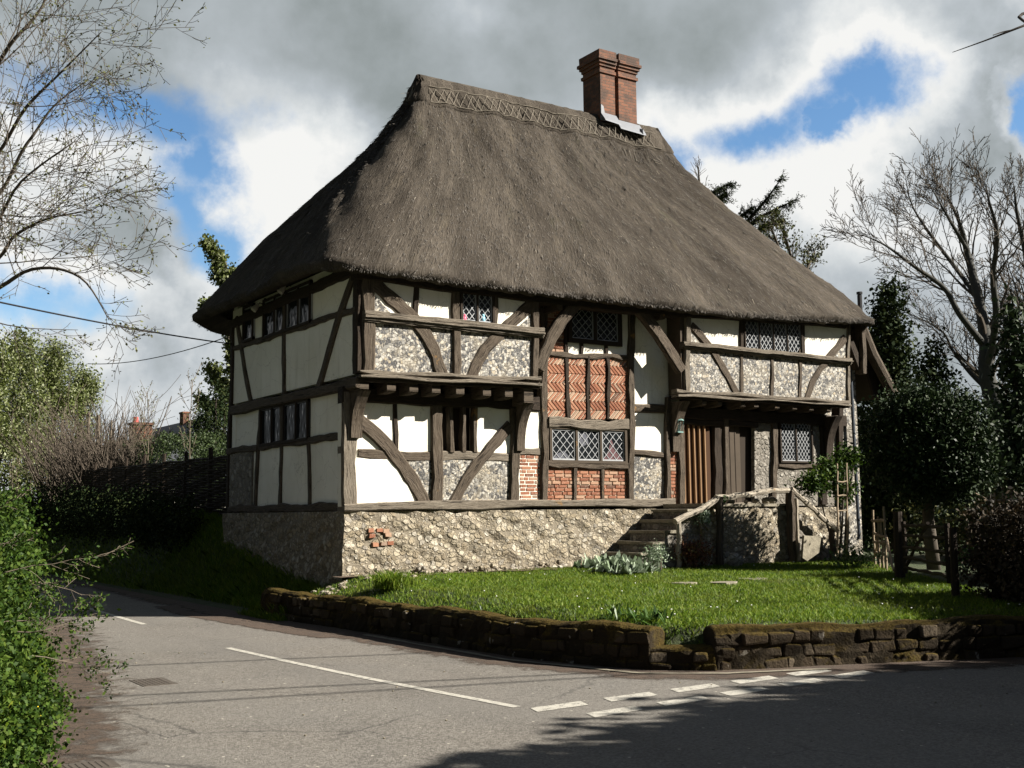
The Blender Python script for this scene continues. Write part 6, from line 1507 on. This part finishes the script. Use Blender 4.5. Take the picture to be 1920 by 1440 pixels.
# clipped hedge behind the wattle fence
E = []
for i in range(34):
    f = i/33; y = 9.5+22*f; x = 2.2+.5*f; top = np.interp(f, [0, .12, .4, 1], [3.35, 3.72, 4.15, 4.45]); zb = H1(x, y)
    E.append((x, y, (top+zb)/2+.1, .8, .7, (top-zb)/2))
bush('clipped_hedge', 'smooth dark clipped hedge behind the wattle fence left of the house', 'hedge', E, 52000, .07, L_CLIP, clump=.07, per=14, shell=.8, base=(2.4, 20, 1.8), seed=120)
# scrub on the shaded bank below the fence
E = [(-.30+random.uniform(-.2, .25), y, H1(-.2, y)+.35, .45, .5, .62+.02*(y-7)) for y in np.arange(8.0, 38, .6)]
bush('bank_scrub', 'dark brambles on the shaded bank below the wattle fence', 'shrub', E, 42000, .085, L_YEW, clump=.12, per=12, shell=.3, base=(-.2, 14, .8), stems=0, seed=121)
for (px, top, d, wpx, lab, sd_) in ((402, 716, 36, 13, 'tallest dark cypress between the far house and the gable', 131), (418, 722, 37, 12, 'dark cypress touching the gable corner', 132), (385, 738, 38, 12, 'lower dark cypress left of the tallest one', 133), (371, 762, 39, 10, 'smallest dark cypress beside the far chimney', 134)):
    dark_tree('cypress', px, top, d, wpx, lab, 3200, L_YEW, sd_, .09, 'cypresses left of the gable', 10)
bz = dpt(492, 800, 44); bz[2] = H1(bz[0], bz[1])
tree('blossom_tree', bz, 10.4, dict(CF_BARE, kids=(13, 8, 5), maxlvl=3, ratio=.20, spread=.7, rmin=.01, start=(.3, .2, .2)), 'pale leafed tree showing behind the left end of the thatch', leafm=L_PALE, lsize=.16, per=6, lsp=.14, seed=141, twigm=TWIG, r0=.16)
for (px, top, d, lab, sd_) in ((357, 700, 30, 'thin young tree in front of the cypresses', 151), (278, 738, 33, 'thin young tree left of the distant slate roof', 152), (258, 720, 36, 'bare sapling nearest the red chimney pot', 153)):
    b = dpt(px, 870, d); zb = H1(b[0], b[1]); zt = dpt(px, top, d)[2]
    tree('sapling', (b[0], b[1], zb), zt-zb, dict(nseg=(8, 4, 3), bend=.03, up=(.05, .12, .1), kids=(14, 3), ratio=.24, spread=.6, start=(.35, .2), maxlvl=2, rmin=.006), lab, seed=sd_, leafm=L_PALE, lsize=.05, per=1, lsp=.03, group='saplings on the bank', bark=TWIG, twigm=TWIG, r0=.022)
# ---- trees across the main road, right of the camera: they shade the road and lean into view
for i, (x, h, lab) in enumerate(((3.9, 6.3, 'tall evergreen hedge tree nearest the camera across the main road'), (5.4, 6.6, 'second tall evergreen from the camera across the main road'), (7.1, 7.0, 'third tall evergreen from the camera across the main road'), (9.0, 7.45, 'fourth tall evergreen from the camera across the main road'),
        (11.4, 7.95, 'fifth tall evergreen from the camera across the main road'), (14.0, 8.5, 'sixth tall evergreen from the camera across the main road'), (16.8, 8.9, 'seventh tall evergreen from the camera across the main road'), (20.0, 9.4, 'farthest tall evergreen across the main road'))):
    rng = np.random.default_rng(400+i); E = []; y = -16.9-.05*i
    for k in range(34): f = (k+.5)/34; a_ = rng.uniform(0, 6.28); rr = 1.0*(1-.55*f**2)*rng.random()**.5; E.append((x+rr*math.cos(a_), y+rr*.7*math.sin(a_), .3+(h-.8)*f, 1.0*(1.15-.45*f), .85*(1.15-.45*f), .6))
    t = bush('evergreen_tree', lab, 'tree', E, 26000, .26, L_YEW, clump=.2, per=12, shell=.1, base=(x, y, .0), seed=400+i, group='evergreens across the main road')
    mb = MB(); mb.tube([(x, y, 0), (x, y, h*.75)], [.16, .05], 7); mb.build('trunk', BARK, t)
bush('laurel_tree', 'dense leafy garden tree beyond the right edge that shades the gate', 'tree', [(18.2+.6*math.cos(k*2.4), -6.6+.6*math.sin(k*2.4), .6+.62*k, .95, .95, .8) for k in range(10)], 26000, .2, L_HOLLY, clump=.2, per=12, shell=.2, base=(18.2, -6.6, .6), stems=1, seed=97)
bush('laurel_tree', 'second leafy tree beyond the right edge, added to shade the gate', 'tree', [(13.8+.6*math.cos(k*2.4), -9.7+.5*math.sin(k*2.4), .6+.62*k, .9, .85, .8) for k in range(9)], 26000, .2, L_HOLLY, clump=.2, per=12, shell=.2, base=(13.8, -9.7, .4), stems=1, seed=98)  # unseen tree added so its shadow darkens the gate
tb = (3.2, -17.4, .2)
limbs = [([tb, (3.1, -17.3, 3), (3.0, -17.2, 6.5)], .14, .03, 6), ([(3.1, -17.3, 3.4), (1.5, -15.8, 4.9), dpt(2020, 10, 8.2), dpt(1920, 48, 8.0), dpt(1850, 75, 8.0), dpt(1786, 98, 8.0)], .018, .002, 0), ([dpt(1900, 56, 8), dpt(1880, 60, 8), dpt(1862, 66, 7.95)], .006, .003, 0)]
tree('overhanging_tree', tb, 7, dict(cfgr, l1=1.2), 'tree whose single bare bough reaches into the top right corner', limbs=limbs, seed=95, bark=BARK_DARK, twigm=BARK_DARK)
mb = MB()
